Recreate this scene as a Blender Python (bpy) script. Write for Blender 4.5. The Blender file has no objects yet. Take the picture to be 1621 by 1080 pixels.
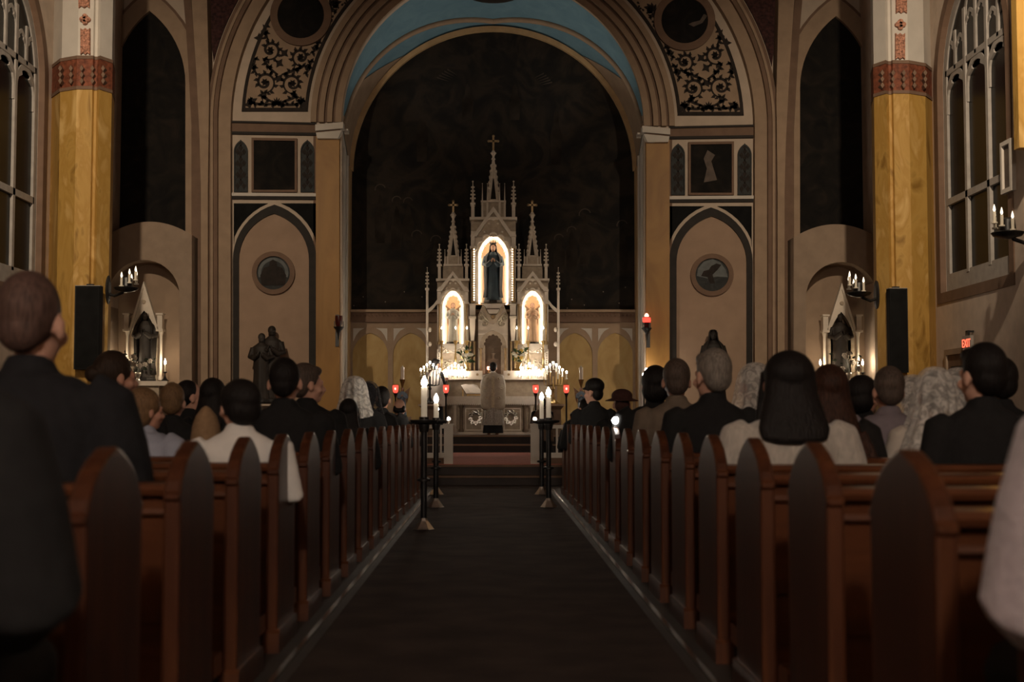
import bpy, math, random
from math import pi, sin, cos, sqrt, atan2, radians
from mathutils import Vector, Matrix, geometry
RND = random.Random(11)
SC = bpy.context.scene
COL = SC.collection

# ------------------------------------------------------------------ camera
F_PX, VX, VY, CAM_H = 2150.0, 780.0, 662.0, 1.03     # focal length and vanishing point in photo pixels
PITCH = math.atan((VY - 540.0) / F_PX)
YAW = math.atan((810.5 - VX) / F_PX * cos(PITCH))
cam_data = bpy.data.cameras.new('camera')
cam_data.sensor_fit = 'HORIZONTAL'; cam_data.sensor_width = 36.0
cam_data.lens = F_PX * 36.0 / 1621.0
cam_data.clip_start = 0.05; cam_data.clip_end = 200
cam_data.dof.use_dof = True; cam_data.dof.focus_distance = 27.0; cam_data.dof.aperture_fstop = 3.2
cam = bpy.data.objects.new('camera', cam_data); COL.objects.link(cam)
cam.location = (0, 0, CAM_H); cam.rotation_euler = (pi/2 + PITCH, 0, -YAW)
SC.camera = cam

# ------------------------------------------------------------------ world and exposure (night: the lamps do the lighting)
world = bpy.data.worlds.new('world'); SC.world = world; world.use_nodes = True
world.node_tree.nodes['Background'].inputs[0].default_value = (0.012, 0.010, 0.009, 1)
world.node_tree.nodes['Background'].inputs[1].default_value = 1.0
SC.view_settings.view_transform = 'Standard'
try: SC.view_settings.look = 'None'
except Exception: pass
SC.view_settings.exposure = 0.0; SC.view_settings.gamma = 1.0
SC.view_settings.use_curve_mapping = False
SC.cycles.use_denoising = True
SC.cycles.max_bounces = 6; SC.cycles.diffuse_bounces = 3; SC.cycles.glossy_bounces = 3
SC.cycles.transparent_max_bounces = 12; SC.cycles.sample_clamp_indirect = 3.0
SC.cycles.caustics_reflective = False; SC.cycles.caustics_refractive = False
ADDED_BACK = 440.0                                  # strength of the globe lamp added unseen behind the pews
SPOT_W, SPOT_CONE, SPOT_AIM = 3700.0, 58.0, (7.5, 26.0, 5.4)   # spotlights added out of view: watts, cone, aim
BULB, FLAME, NICHE_W, ADDED_VAULT_W = 14.0, 90.0, 8.0, 120.0                # altar bulbs, candle flames, niche candles, added vault lamps

# ------------------------------------------------------------------ pixel -> place helpers
_fw = Vector((sin(YAW)*cos(PITCH), cos(YAW)*cos(PITCH), sin(PITCH)))
_rt = Vector((cos(YAW), -sin(YAW), 0)); _up = _rt.cross(_fw)
def ray(x, y): return _rt*((x-810.5)/F_PX) + _up*((540.0-y)/F_PX) + _fw
def P(x, y, Y):
    """X, Z where the sight line of pixel (x, y) meets the plane at depth Y"""
    d = ray(x, y); t = Y/d.y
    return (d.x*t, CAM_H + d.z*t)
def PS(x, y, X):
    """Y, Z where the sight line meets the side wall at X"""
    d = ray(x, y); t = X/d.x
    return (d.y*t, CAM_H + d.z*t)

# ------------------------------------------------------------------ materials
MATS = {}
def mk(name, col, rough=0.7, var=0.15, scale=5.0, metal=0.0, bump=0.0, spec=0.3, emit=None, emit_s=0.0, stretch=(1,1,1), coat=0.0, detail=4.0, sheen=0.0):
    m = bpy.data.materials.new(name); m.use_nodes = True
    nt = m.node_tree; b = nt.nodes['Principled BSDF']
    b.inputs['Roughness'].default_value = rough; b.inputs['Metallic'].default_value = metal
    b.inputs['Specular IOR Level'].default_value = spec
    b.inputs['Coat Weight'].default_value = coat; b.inputs['Coat Roughness'].default_value = 0.12
    if sheen: b.inputs['Sheen Weight'].default_value = sheen
    if emit is not None:
        b.inputs['Emission Color'].default_value = (*emit, 1); b.inputs['Emission Strength'].default_value = emit_s
    tc = nt.nodes.new('ShaderNodeTexCoord'); mp = nt.nodes.new('ShaderNodeMapping'); nz = nt.nodes.new('ShaderNodeTexNoise')
    mp.inputs['Scale'].default_value = stretch
    nz.inputs['Scale'].default_value = scale; nz.inputs['Detail'].default_value = detail
    nt.links.new(tc.outputs['Object'], mp.inputs[0]); nt.links.new(mp.outputs[0], nz.inputs['Vector'])
    rp = nt.nodes.new('ShaderNodeValToRGB')
    rp.color_ramp.elements[0].position = 0.3; rp.color_ramp.elements[1].position = 0.7
    rp.color_ramp.elements[0].color = (*[max(0, c*(1-var)) for c in col], 1)
    rp.color_ramp.elements[1].color = (*[min(1, c*(1+var)) for c in col], 1)
    nt.links.new(nz.outputs['Fac'], rp.inputs[0]); nt.links.new(rp.outputs[0], b.inputs['Base Color'])
    if bump:
        bp = nt.nodes.new('ShaderNodeBump'); bp.inputs['Strength'].default_value = bump; bp.inputs['Distance'].default_value = 0.02
        nt.links.new(nz.outputs['Fac'], bp.inputs['Height']); nt.links.new(bp.outputs[0], b.inputs['Normal'])
    MATS[name] = m
    return m
def ramp_mat(name, stops, scale, rough=0.5, stretch=(1,1,1), distort=1.5, coat=0.0, detail=5.0, spec=0.3):
    m = mk(name, (0.5,0.5,0.5), rough, scale=scale, stretch=stretch, coat=coat, detail=detail, spec=spec)
    nt = m.node_tree; rp = [n for n in nt.nodes if n.type == 'VALTORGB'][0]
    nz = [n for n in nt.nodes if n.type == 'TEX_NOISE'][0]; nz.inputs['Distortion'].default_value = distort
    while len(rp.color_ramp.elements) < len(stops): rp.color_ramp.elements.new(0.5)
    for e, (p, c) in zip(rp.color_ramp.elements, stops): e.position = p; e.color = (*c, 1)
    return m
def glow(name, col, s):
    m = bpy.data.materials.new(name); m.use_nodes = True; nt = m.node_tree
    nt.nodes.remove(nt.nodes['Principled BSDF']); e = nt.nodes.new('ShaderNodeEmission')
    e.inputs[0].default_value = (*col, 1); e.inputs[1].default_value = s
    nt.links.new(e.outputs[0], nt.nodes['Material Output'].inputs[0]); MATS[name] = m
    return m
def lace_mat(name, col, lo, hi, scale):
    m = mk(name, col, 0.9, 0.1, 20, sheen=0.2); nt = m.node_tree; b = nt.nodes['Principled BSDF']
    out = nt.nodes['Material Output']; tr = nt.nodes.new('ShaderNodeBsdfTransparent'); mx = nt.nodes.new('ShaderNodeMixShader')
    tc = [n for n in nt.nodes if n.type == 'TEX_COORD'][0]; nz = nt.nodes.new('ShaderNodeTexNoise')
    nz.inputs['Scale'].default_value = scale; nz.inputs['Detail'].default_value = 3; nz.inputs['Distortion'].default_value = 2.0
    mr = nt.nodes.new('ShaderNodeMapRange'); mr.inputs[1].default_value = 0.42; mr.inputs[2].default_value = 0.58
    mr.inputs[3].default_value = lo; mr.inputs[4].default_value = hi
    nt.links.new(tc.outputs['Object'], nz.inputs['Vector']); nt.links.new(nz.outputs['Fac'], mr.inputs[0])
    nt.links.new(mr.outputs[0], mx.inputs[0]); nt.links.new(tr.outputs[0], mx.inputs[1]); nt.links.new(b.outputs[0], mx.inputs[2])
    nt.links.new(mx.outputs[0], out.inputs[0])
    return m

mk('cream', (0.50,0.405,0.32), 0.85, 0.08, 3, bump=0.04)
mk('cream_light', (0.57,0.525,0.465), 0.85, 0.06, 3)
mk('tan', (0.33,0.235,0.16), 0.8, 0.10, 4)
mk('tan_gold', (0.46,0.31,0.16), 0.6, 0.12, 4)
mk('brown', (0.17,0.105,0.07), 0.75, 0.12, 4)
mk('panel_wall', (0.34,0.235,0.165), 0.85, 0.08, 3)
mk('niche_block', (0.30,0.225,0.165), 0.9, 0.10, 4)
mk('side_wall', (0.56,0.455,0.37), 0.9, 0.10, 4, bump=0.08)
mk('niche_wall', (0.30,0.215,0.15), 0.85, 0.10, 3)
mk('dark_trim', (0.020,0.0155,0.0125), 0.7, 0.2, 6)
mk('near_black', (0.008,0.008,0.008), 0.8, 0.3, 5, spec=0.1)
mk('ornament_brown', (0.022,0.016,0.013), 0.8, 0.3, 8)
mk('vault_web', (0.045,0.016,0.014), 0.8, 0.7, 14)
mk('red_band', (0.17,0.052,0.026), 0.7, 0.5, 14, stretch=(1,1,1))
mk('red_ornament', (0.36,0.17,0.11), 0.8, 0.75, 30)
ramp_mat('marble', [(0.28,(0.24,0.125,0.024)),(0.42,(0.46,0.275,0.07)),(0.55,(0.40,0.225,0.05)),(0.72,(0.60,0.39,0.14))], 1.3, 0.5, (1.3,1.3,0.5), 2.4)
ramp_mat('marble_dark', [(0.25,(0.22,0.105,0.022)),(0.5,(0.32,0.165,0.04)),(0.75,(0.38,0.20,0.05))], 1.3, 0.5, (1,1,0.4), 1.5)
ramp_mat('marble_panel', [(0.25,(0.33,0.20,0.06)),(0.5,(0.44,0.29,0.10)),(0.75,(0.50,0.36,0.15))], 1.6, 0.5, (1,1,0.6), 2.2)
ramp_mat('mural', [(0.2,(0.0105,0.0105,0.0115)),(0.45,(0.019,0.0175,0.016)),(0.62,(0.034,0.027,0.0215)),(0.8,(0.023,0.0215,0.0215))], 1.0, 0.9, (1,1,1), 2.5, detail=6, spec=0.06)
ramp_mat('canvas', [(0.2,(0.008,0.008,0.009)),(0.5,(0.016,0.0145,0.013)),(0.75,(0.030,0.023,0.019))], 1.6, 0.9, (1,1,1), 2.0, spec=0.05)
mk('mural_figure', (0.055,0.042,0.032), 0.8, 0.3, 3)
mk('mural_star', (0.20,0.18,0.15), 0.8, 0.1, 3)
ramp_mat('roundel_ground', [(0.2,(0.018,0.018,0.018)),(0.6,(0.045,0.049,0.049))], 4, 0.8)
mk('roundel_pale', (0.13,0.14,0.14), 0.8, 0.2, 6)
ramp_mat('wood', [(0.2,(0.034,0.012,0.006)),(0.5,(0.066,0.022,0.010)),(0.8,(0.110,0.038,0.014))], 2.0, 0.42, (5,5,0.6), 1.0, coat=0.16, spec=0.2)
ramp_mat('wood_long', [(0.2,(0.045,0.015,0.007)),(0.5,(0.085,0.028,0.011)),(0.8,(0.130,0.045,0.017))], 2.0, 0.36, (0.6,5,5), 1.0, coat=0.6, spec=0.3)
mk('floor', (0.034,0.026,0.021), 0.62, 0.35, 2.5, spec=0.25)
mk('runner', (0.042,0.030,0.025), 0.95, 0.3, 3, bump=0.1, spec=0.1)
mk('step', (0.030,0.020,0.016), 0.55, 0.3, 4)
mk('red_carpet', (0.46,0.15,0.115), 0.95, 0.15, 14, bump=0.1)
mk('rail_white', (0.72,0.66,0.57), 0.55, 0.06, 5)
mk('altar_white', (0.70,0.62,0.52), 0.5, 0.08, 5)
mk('altar_relief', (0.42,0.34,0.25), 0.45, 0.15, 12)
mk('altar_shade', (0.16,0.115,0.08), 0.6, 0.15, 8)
mk('gilt', (0.34,0.24,0.13), 0.45, 0.2, 10, metal=0.5)
mk('silver_relief', (0.44,0.38,0.29), 0.35, 0.2, 12, metal=0.3)
mk('brass', (0.55,0.38,0.16), 0.3, 0.15, 10, metal=0.9)
mk('steel', (0.62,0.58,0.53), 0.28, 0.1, 20, metal=0.9)
mk('iron', (0.012,0.011,0.011), 0.38, 0.2, 10, spec=0.5)
mk('linen', (0.62,0.56,0.49), 0.85, 0.06, 18, bump=0.05)
mk('wax', (0.72,0.66,0.54), 0.45, 0.04, 6)
mk('niche_back', (0.66,0.46,0.28), 0.7, 0.06, 4)
mk('leaf', (0.05,0.085,0.035), 0.6, 0.3, 10); mk('leaf_dark', (0.025,0.032,0.020), 0.55, 0.3, 10)
mk('petal_white', (0.70,0.66,0.55), 0.7, 0.06, 10); mk('petal_yellow', (0.75,0.52,0.12), 0.7, 0.08, 10); mk('petal_dim', (0.36,0.31,0.26), 0.7, 0.1, 10)
ramp_mat('blue_vault', [(0.3,(0.12,0.225,0.295)),(0.7,(0.155,0.275,0.345))], 2, 0.85)
mk('glass_dark', (0.006,0.0065,0.007), 0.25, 0.2, 5, spec=0.10)
mk('tracery', (0.36,0.33,0.30), 0.8, 0.12, 6)
mk('plastic_black', (0.009,0.009,0.009), 0.7, 0.15, 10, spec=0.12)
mk('plastic_grey', (0.30,0.27,0.24), 0.5, 0.1, 10)
mk('strip_metal', (0.16,0.125,0.095), 0.22, 0.2, 30, metal=0.8)
mk('picture_brown', (0.10,0.075,0.06), 0.7, 0.3, 6)
glow('bulb', (1.0,0.80,0.58), BULB); glow('flame', (1.0,0.80,0.55), FLAME); glow('bulb_soft', (1.0,0.78,0.55), 7.0)
glow('red_glow', (1.0,0.055,0.035), 2.6); glow('red_core', (1.0,0.35,0.22), 5.0); glow('exit_red', (1.0,0.10,0.05), 3.0); glow('white_lamp', (1.0,0.93,0.84), 60.0)
glow('added_back_glow', (1.0,0.84,0.70), ADDED_BACK)

# ------------------------------------------------------------------ mesh building
class MB:
    def __init__(s): s.v = []; s.f = []
    def add(s, vs, fs):
        o = len(s.v); s.v += [tuple(v) for v in vs]; s.f += [tuple(i+o for i in f) for f in fs]; return s
    def box(s, x0, x1, y0, y1, z0, z1):
        return s.add([(x0,y0,z0),(x1,y0,z0),(x1,y1,z0),(x0,y1,z0),(x0,y0,z1),(x1,y0,z1),(x1,y1,z1),(x0,y1,z1)],
                     [(0,3,2,1),(4,5,6,7),(0,1,5,4),(1,2,6,5),(2,3,7,6),(3,0,4,7)])
    def ring_loft(s, rings, cap=True):
        n = len(rings[0]); vs = [p for r in rings for p in r]; fs = []
        for k in range(len(rings)-1):
            for i in range(n):
                j = (i+1) % n; fs.append((k*n+i, k*n+j, (k+1)*n+j, (k+1)*n+i))
        if cap: fs.append(tuple(range(n-1,-1,-1))); fs.append(tuple((len(rings)-1)*n+i for i in range(n)))
        return s.add(vs, fs)
    def tube(s, pts, rad, n=8, cap=True):
        pts = [Vector(p) for p in pts]
        if not isinstance(rad, (list, tuple)): rad = [rad]*len(pts)
        rings = []; ref = None
        for k, p in enumerate(pts):
            t = (pts[min(k+1,len(pts)-1)] - pts[max(k-1,0)]).normalized()
            if ref is None: ref = Vector((0,0,1)) if abs(t.z) < 0.9 else Vector((1,0,0))
            u = t.cross(ref).normalized(); w = u.cross(t).normalized(); ref = w
            rings.append([p + (u*cos(2*pi*i/n) + w*sin(2*pi*i/n))*rad[k] for i in range(n)])
        return s.ring_loft(rings, cap)
    def lathe(s, prof, c=(0,0), n=12, sx=1.0, sy=1.0, rot=0.0):
        return s.ring_loft([[(c[0]+sx*r*cos(rot+2*pi*i/n), c[1]+sy*r*sin(rot+2*pi*i/n), z) for i in range(n)] for r, z in prof])
    def ball(s, c, r, nu=12, nv=8):
        if not isinstance(r, (list, tuple)): r = (r, r, r)
        rings = []
        for k in range(1, nv):
            a = pi*k/nv
            rings.append([(c[0]+r[0]*sin(a)*cos(2*pi*i/nu), c[1]+r[1]*sin(a)*sin(2*pi*i/nu), c[2]-r[2]*cos(a)) for i in range(nu)])
        s.ring_loft(rings, False); o = len(s.v); m = len(rings)
        s.v += [(c[0],c[1],c[2]-r[2]), (c[0],c[1],c[2]+r[2])]; b = o - m*nu
        for i in range(nu):
            j = (i+1) % nu
            s.f.append((o, b+j, b+i)); s.f.append((o+1, b+(m-1)*nu+i, b+(m-1)*nu+j))
        return s
    def prism(s, loops, a, b, plane='xz'):
        """loops of 2-D points (outer first, then holes) extruded from a to b along the third axis"""
        m = {'xz': lambda p, w: (p[0], w, p[1]), 'yz': lambda p, w: (w, p[0], p[1]), 'xy': lambda p, w: (p[0], p[1], w)}[plane]
        if not isinstance(loops[0][0], (list, tuple)): loops = [loops]
        tris = geometry.tessellate_polygon([[Vector((p[0],p[1],0)) for p in l] for l in loops])
        flat = [p for l in loops for p in l]; n = len(flat)
        vs = [m(p, a) for p in flat] + [m(p, b) for p in flat]
        fs = [tuple(t) for t in tris] + [tuple(i+n for i in reversed(t)) for t in tris]
        o = 0
        for l in loops:
            k = len(l)
            for i in range(k): j = (i+1) % k; fs.append((o+i, o+j, o+j+n, o+i+n))
            o += k
        return s.add(vs, fs)
    def xf(s, M):
        s.v = [tuple(M @ Vector(v)) for v in s.v]; return s
    def mesh(s, name, smooth=False):
        me = bpy.data.meshes.new(name); me.from_pydata(s.v, [], s.f); me.validate()
        import bmesh
        bm = bmesh.new(); bm.from_mesh(me); bmesh.ops.recalc_face_normals(bm, faces=bm.faces); bm.to_mesh(me); bm.free()
        if smooth:
            me.polygons.foreach_set('use_smooth', [True]*len(me.polygons)); me.set_sharp_from_angle(angle=radians(50))
        me.update(); return me
    def build(s, name, mat, parent=None, smooth=False, world=False):
        if world and parent is not None:
            o = root_of(parent).location; s.v = [(v[0]-o.x, v[1]-o.y, v[2]-o.z) for v in s.v]
        return link(name, s.mesh(name, smooth), mat, parent)
def root_of(o):
    while o.parent is not None: o = o.parent
    return o
def link(name, me, mat, parent=None):
    o = bpy.data.objects.new(name, me); COL.objects.link(o); o.parent = parent
    mat = MATS[mat] if isinstance(mat, str) else mat
    if mat is not None:
        if len(me.materials) == 0: me.materials.append(mat)
        elif me.materials[0] != mat:
            o.material_slots[0].link = 'OBJECT'; o.material_slots[0].material = mat
    return o
def tag(o, label, cat, group=None):
    o['label'] = label; o['category'] = cat
    if group: o['group'] = group
    return o
def thing(name, label, cat, loc=(0,0,0), rz=0.0, group=None):
    o = bpy.data.objects.new(name, None); COL.objects.link(o); o.location = loc; o.rotation_euler = (0,0,rz)
    o.empty_display_size = 0.1
    return tag(o, label, cat, group)
def struct(o, label=None):
    o['kind'] = 'structure'
    if label: o['label'] = label
    return o
def gothic(xc, half, zs, rise, zb, n=10, side=None):
    """closed outline of a pointed arch: half width, springing zs, rise above it, base zb"""
    r = (half*half + rise*rise) / (2*half); pts = [(xc-half, zb), (xc+half, zb)]
    a1 = math.asin(min(1, rise/r)) if rise <= r else pi - math.asin(r and min(1, rise/r))
    if half > rise: # flatter than a half circle: an ellipse
        pts += [(xc+half*cos(pi*k/(2*n)), zs+rise*sin(pi*k/(2*n))) for k in range(2*n+1)]
        return pts
    for k in range(n+1): a = a1*k/n; pts.append((xc+half-r+r*cos(a), zs+r*sin(a)))
    for k in range(n-1, -1, -1): a = a1*k/n; pts.append((xc-half+r-r*cos(a), zs+r*sin(a)))
    return pts
def side_px(side, x, y):
    """the photograph's left half as measured; its right half mirrored about the nave axis"""
    return (x, y) if side < 0 else (2*VX - x, VY - (VY-y)*0.987)
def pxl(side, pts, Y): return [P(*side_px(side, x, y), Y) for x, y in pts]
def px_prism(side, pts, Y0, Y1):
    loops = pts if isinstance(pts[0][0], (list, tuple)) else [pts]
    return MB().prism([pxl(side, l, Y0) for l in loops], Y0, Y1)
def arc_px(cx, cy, r, a0, a1, n=24): return [(cx+r*cos(radians(a0+(a1-a0)*k/n)), cy-r*sin(radians(a0+(a1-a0)*k/n))) for k in range(n+1)]
def gothic_px(xc, half, ys, rise, yb, n=10): return [(x, -z) for x, z in gothic(xc, half, -ys, rise, -yb, n)]
def remesh(mb, name, voxel, smooth=4, factor=0.5):
    me = bpy.data.meshes.new('tmp'); me.from_pydata(mb.v, [], mb.f)
    o = bpy.data.objects.new('tmp', me); COL.objects.link(o)
    r = o.modifiers.new('r', 'REMESH'); r.mode = 'VOXEL'; r.voxel_size = voxel
    if smooth: q = o.modifiers.new('s', 'SMOOTH'); q.iterations = smooth; q.factor = factor
    dg = bpy.context.evaluated_depsgraph_get(); ev = o.evaluated_get(dg)
    out = bpy.data.meshes.new_from_object(ev); out.name = name
    out.polygons.foreach_set('use_smooth', [True]*len(out.polygons))
    bpy.data.objects.remove(o); bpy.data.meshes.remove(me)
    return out
# ================================================================== THE SETTING
WY = 30.0                                  # the chancel arch wall
SX = 8.25                                  # side walls at X = +-SX
BY = 32.5                                  # back wall of the chancel
fl = struct(MB().box(-9.5,9.5,-6,20.8,-0.1,0).build('floor', 'floor'), 'dark floor of the nave')
struct(MB().box(-0.80,0.80,-6,20.78,0,0.008).build('aisle_runner', 'runner'), 'dark reddish brown carpet runner along the aisle')
for k, s in enumerate((-1, 1)):
    struct(MB().box(s*0.862-0.012, s*0.862+0.012, -2, 19.6, 0, 0.012).build('trim_%d' % (k+1), 'strip_metal'), 'thin metal strip along the edge of the aisle')
sf = struct(MB().box(-9.5,9.5,21.2,33,0.15,0.30).build('sanctuary_floor', 'step'), 'raised sanctuary floor above the nave')
MB().box(-9.5,9.5,20.8,33,-0.1,0.15).build('step', 'step', sf)
for x0, x1, y0, z0, z1 in ((-2.3,2.3,28.5,0.30,0.48), (-1.95,1.95,29.0,0.48,0.66)):
    MB().box(x0,x1,y0,32.3,z0,z1).build('step', 'step', sf)
    MB().box(x0,x1,y0-0.025,y0+0.02,z1-0.03,z1+0.004).build('step_nosing', 'tan', sf)
MB().box(-9.4,9.4,20.77,20.82,0.12,0.154).build('step_nosing', 'brown', sf)
MB().box(-9.4,9.4,21.17,21.22,0.27,0.304).build('step_nosing', 'brown', sf)
tag(MB().box(-1.15,1.15,21.3,28.46,0.30,0.312).build('sanctuary_carpet', 'red_carpet'), 'dull red carpet on the sanctuary floor before the altar steps', 'carpet')

struct(MB().box(-9.5,9.5,-6.3,-6,0,13.2).build('wall_back', 'side_wall'))
struct(MB().box(-9.5,9.5,-6,33,13,13.2).build('ceiling', 'brown'))

# chancel arch wall -------------------------------------------------
def arch_loop(cx, cy, r, yb, Y, n=40):
    return [P(cx-r, yb, Y), *[P(cx-r*cos(pi*k/n), cy-r*sin(pi*k/n), Y) for k in range(n+1)], P(cx+r, yb, Y)]
hole = arch_loop(780.5, 193, 240, 745, WY); hole[0] = (hole[0][0], 0.02); hole[-1] = (hole[-1][0], 0.02)
wf = struct(MB().prism([[(-9.4,0),(9.4,0),(9.4,13),(-9.4,13)], hole], WY, WY+0.3).build('wall_front', 'cream'), 'cream wall of the chancel arch')
for s in (-1, 1):
    # pilaster with capital
    px_prism(s, [(500,215),(537,215),(537,760),(500,760)], WY-0.12, WY+0.02).build('pilaster', 'marble_dark', wf)
    px_prism(s, [(496,215),(500,215),(500,760),(496,760)], WY-0.03, WY+0.02).build('pilaster_edge', 'brown', wf)
    px_prism(s, [(499,197),(543,193),(543,203),(499,207)], WY-0.28, WY+0.02).build('capital', 'cream_light', wf)
    px_prism(s, [(501,207),(538,204),(538,208),(501,210)], WY-0.2, WY+0.02).build('capital_groove', 'brown', wf)
    px_prism(s, [(500,210),(541,206),(535,219),(502,219)], WY-0.24, WY+0.02).build('capital_bell', 'cream_light', wf)
    # mouldings of the chancel arch
    for r0, r1, d, m in ((240,250,0.10,'tan'),(250,255,0.05,'brown'),(255,263,0.16,'tan'),(263,268,0.05,'brown'),(268,276,0.14,'tan'),(276,280,0.04,'brown'),(280,289,0.10,'tan')):
        a = arc_px(780.5,193,r0,180,88,30); b = arc_px(780.5,193,r1,88,180,30)
        px_prism(s, a+b, WY-d, WY+0.02).build('arch_moulding', m, wf)
    # scrollwork spandrel between the chancel arch and the wall rib
    def big(r, a0, a1, n=22): return arc_px(722,193,r,a0,a1,n)
    ap = big(340,177,110); ib = arc_px(780.5,193,294,105,176.5,26)
    out = [(382.5,176.5)] + ap + ib + [(487.5,176.5)]
    ap2 = big(335,177,110); ib2 = arc_px(780.5,193,299,105,176.5,26)
    inn = [(388.5,170.5)] + [p for p in ap2 if p[1] < 168] + [p for p in ib2 if p[1] < 168] + [(482.8,170.5)]
    px_prism(s, [out, inn], WY-0.035, WY+0.02).build('spandrel_border', 'ornament_brown', wf)
    px_prism(s, [(x,y) for x,y in inn], WY-0.015, WY+0.02).build('spandrel_ground', 'tan', wf)
    # band of mouldings and panels
    px_prism(s, [(366,191),(500,194),(500,197),(366,194)], WY-0.10, WY+0.02).build('moulding', 'dark_trim', wf)
    px_prism(s, [(366,194),(500,197),(500,210),(366,208)], WY-0.05, WY+0.02).build('moulding', 'brown', wf)
    px_prism(s, [(366,208),(500,210),(500,214),(366,212)], WY-0.08, WY+0.02).build('moulding', 'dark_trim', wf)
    px_prism(s, [(364,310),(502,311),(502,316),(364,315)], WY-0.06, WY+0.02).build('moulding', 'dark_trim', wf)
    px_prism(s, [(364,305),(502,306),(502,311),(364,310)], WY-0.08, WY+0.02).build('moulding', 'cream_light', wf)
    # tall pointed panel
    ring_o = gothic_px(434.5,66,412,88,780); ring_i = gothic_px(433.5,55.5,412,74,781)
    ring_o[0] = (ring_o[0][0], 770); ring_o[1] = (ring_o[1][0], 770); ring_i[0] = (ring_i[0][0], 771); ring_i[1] = (ring_i[1][0], 771)
    px_prism(s, gothic_px(433.5,56,412,75,770), WY-0.012, WY+0.02).build('arch_field', 'panel_wall', wf)
    # an arch-shaped border open at the foot
    bo = ring_o[1:] + [ring_o[0]]; bi = ring_i[1:] + [ring_i[0]]
    px_prism(s, bo + list(reversed(bi)), WY-0.06, WY+0.02).build('arch_border', 'dark_trim', wf)
    arcl = [p for p in gothic_px(434.5,71,412,94,780)[2:]]
    n = len(arcl)//2
    rgt = [p for p in arcl[:n+1] if p[0] < 500 and p[0] > 440]; lft = [p for p in arcl[n:] if p[0] > 370 and p[0] < 429]
    px_prism(s, [(445,322),(500,322),(500,rgt[0][1]+12)] + [p for p in rgt if p[1] > 323], WY-0.03, WY+0.02).build('spandrel_panel', 'near_black', wf)
    px_prism(s, [(370,lft[-1][1]+12),(370,322),(424,322)] + [p for p in lft if p[1] > 323], WY-0.03, WY+0.02).build('spandrel_panel', 'near_black', wf)
    # wall ribs and the pier between nave and side chapel
    def rib(r0, r1, d0, m, nm, a_end=118):
        L = [(722-r0, 770), (722-r1, 770)] + arc_px(722,193,r1,180,a_end,24) + arc_px(722,193,r0,a_end,180,24)
        px_prism(s, L, WY-d0, WY+0.02).build(nm, m, wf)
    rib(357, 378, 0.22, 'tan', 'wall_rib'); rib(378, 394, 0.34, 'brown', 'wall_rib')
    rib(385, 389, 0.40, 'tan', 'rib_roll')
    sh = [(318,770),(329,770),(329,300),(331,150),(329,60),(327,-30)] + [(301,-30),(306,40),(311,120),(316,220),(318,300)]
    px_prism(s, sh, WY-0.46, WY+0.02).build('pier_shaft', 'tan', wf)
    px_prism(s, [(303,770),(318,770),(318,300),(316,220),(311,120),(306,40),(300,-30),(288,-30),(294,40),(299,120),(303,200)], WY-0.2, WY+0.02).build('pier_recess', 'brown', wf)
    px_prism(s, [(338,96),(329,20),(327,-30),(420,-30)] + arc_px(722,193,396,140,166,10), WY-0.06, WY+0.02).build('vault_web', 'vault_web', wf)
    # side chapel arch framing the tall painting, wall block with niche below
    o1 = gothic_px(236.5,80,132,146,778); i1 = gothic_px(236.5,57,132,115,779)
    bo = o1[1:] + [o1[0]]; bi = i1[1:] + [i1[0]]
    px_prism(s, bo + list(reversed(bi)), WY-0.16, WY+0.02).build('chapel_arch', 'tan', wf)
    o2 = gothic_px(236.5,84,132,151,778); bo2 = o2[1:] + [o2[0]]
    px_prism(s, bo2 + list(reversed(bo)), WY-0.10, WY+0.02).build('chapel_arch_edge', 'brown', wf)
    top = [(237+74*k/10, 351+26*(k/10)**2) for k in range(-12, 10)] + [(303.5,378)]
    blk = [(303.5,765),(148,765)] + top
    nich = gothic_px(228,56,468,56.5,757)
    px_prism(s, [blk, nich], WY-0.8, WY-0.01).build('niche_block', 'niche_block', wf)
    MB().prism([P(*side_px(s,x,y),WY-0.05) for x,y in gothic_px(228,58,468,60,757)], WY-0.05, WY-0.005).build('niche_back', 'niche_wall', wf)
    # tall dark painting above the block
    t = thing('chapel_painting', ['','tall dark pointed painting over the niche beside the exit sign wall','tall dark pointed painting over the niche far from the exit sign'][s], 'painting', (P(*side_px(s,236.5,380),WY)[0], WY-0.04, P(*side_px(s,236.5,380),WY)[1]))
    px_prism(s, gothic_px(236.5,57,132,115,380), WY-0.06, WY-0.005).build('canvas', 'canvas', t, world=True)

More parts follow.
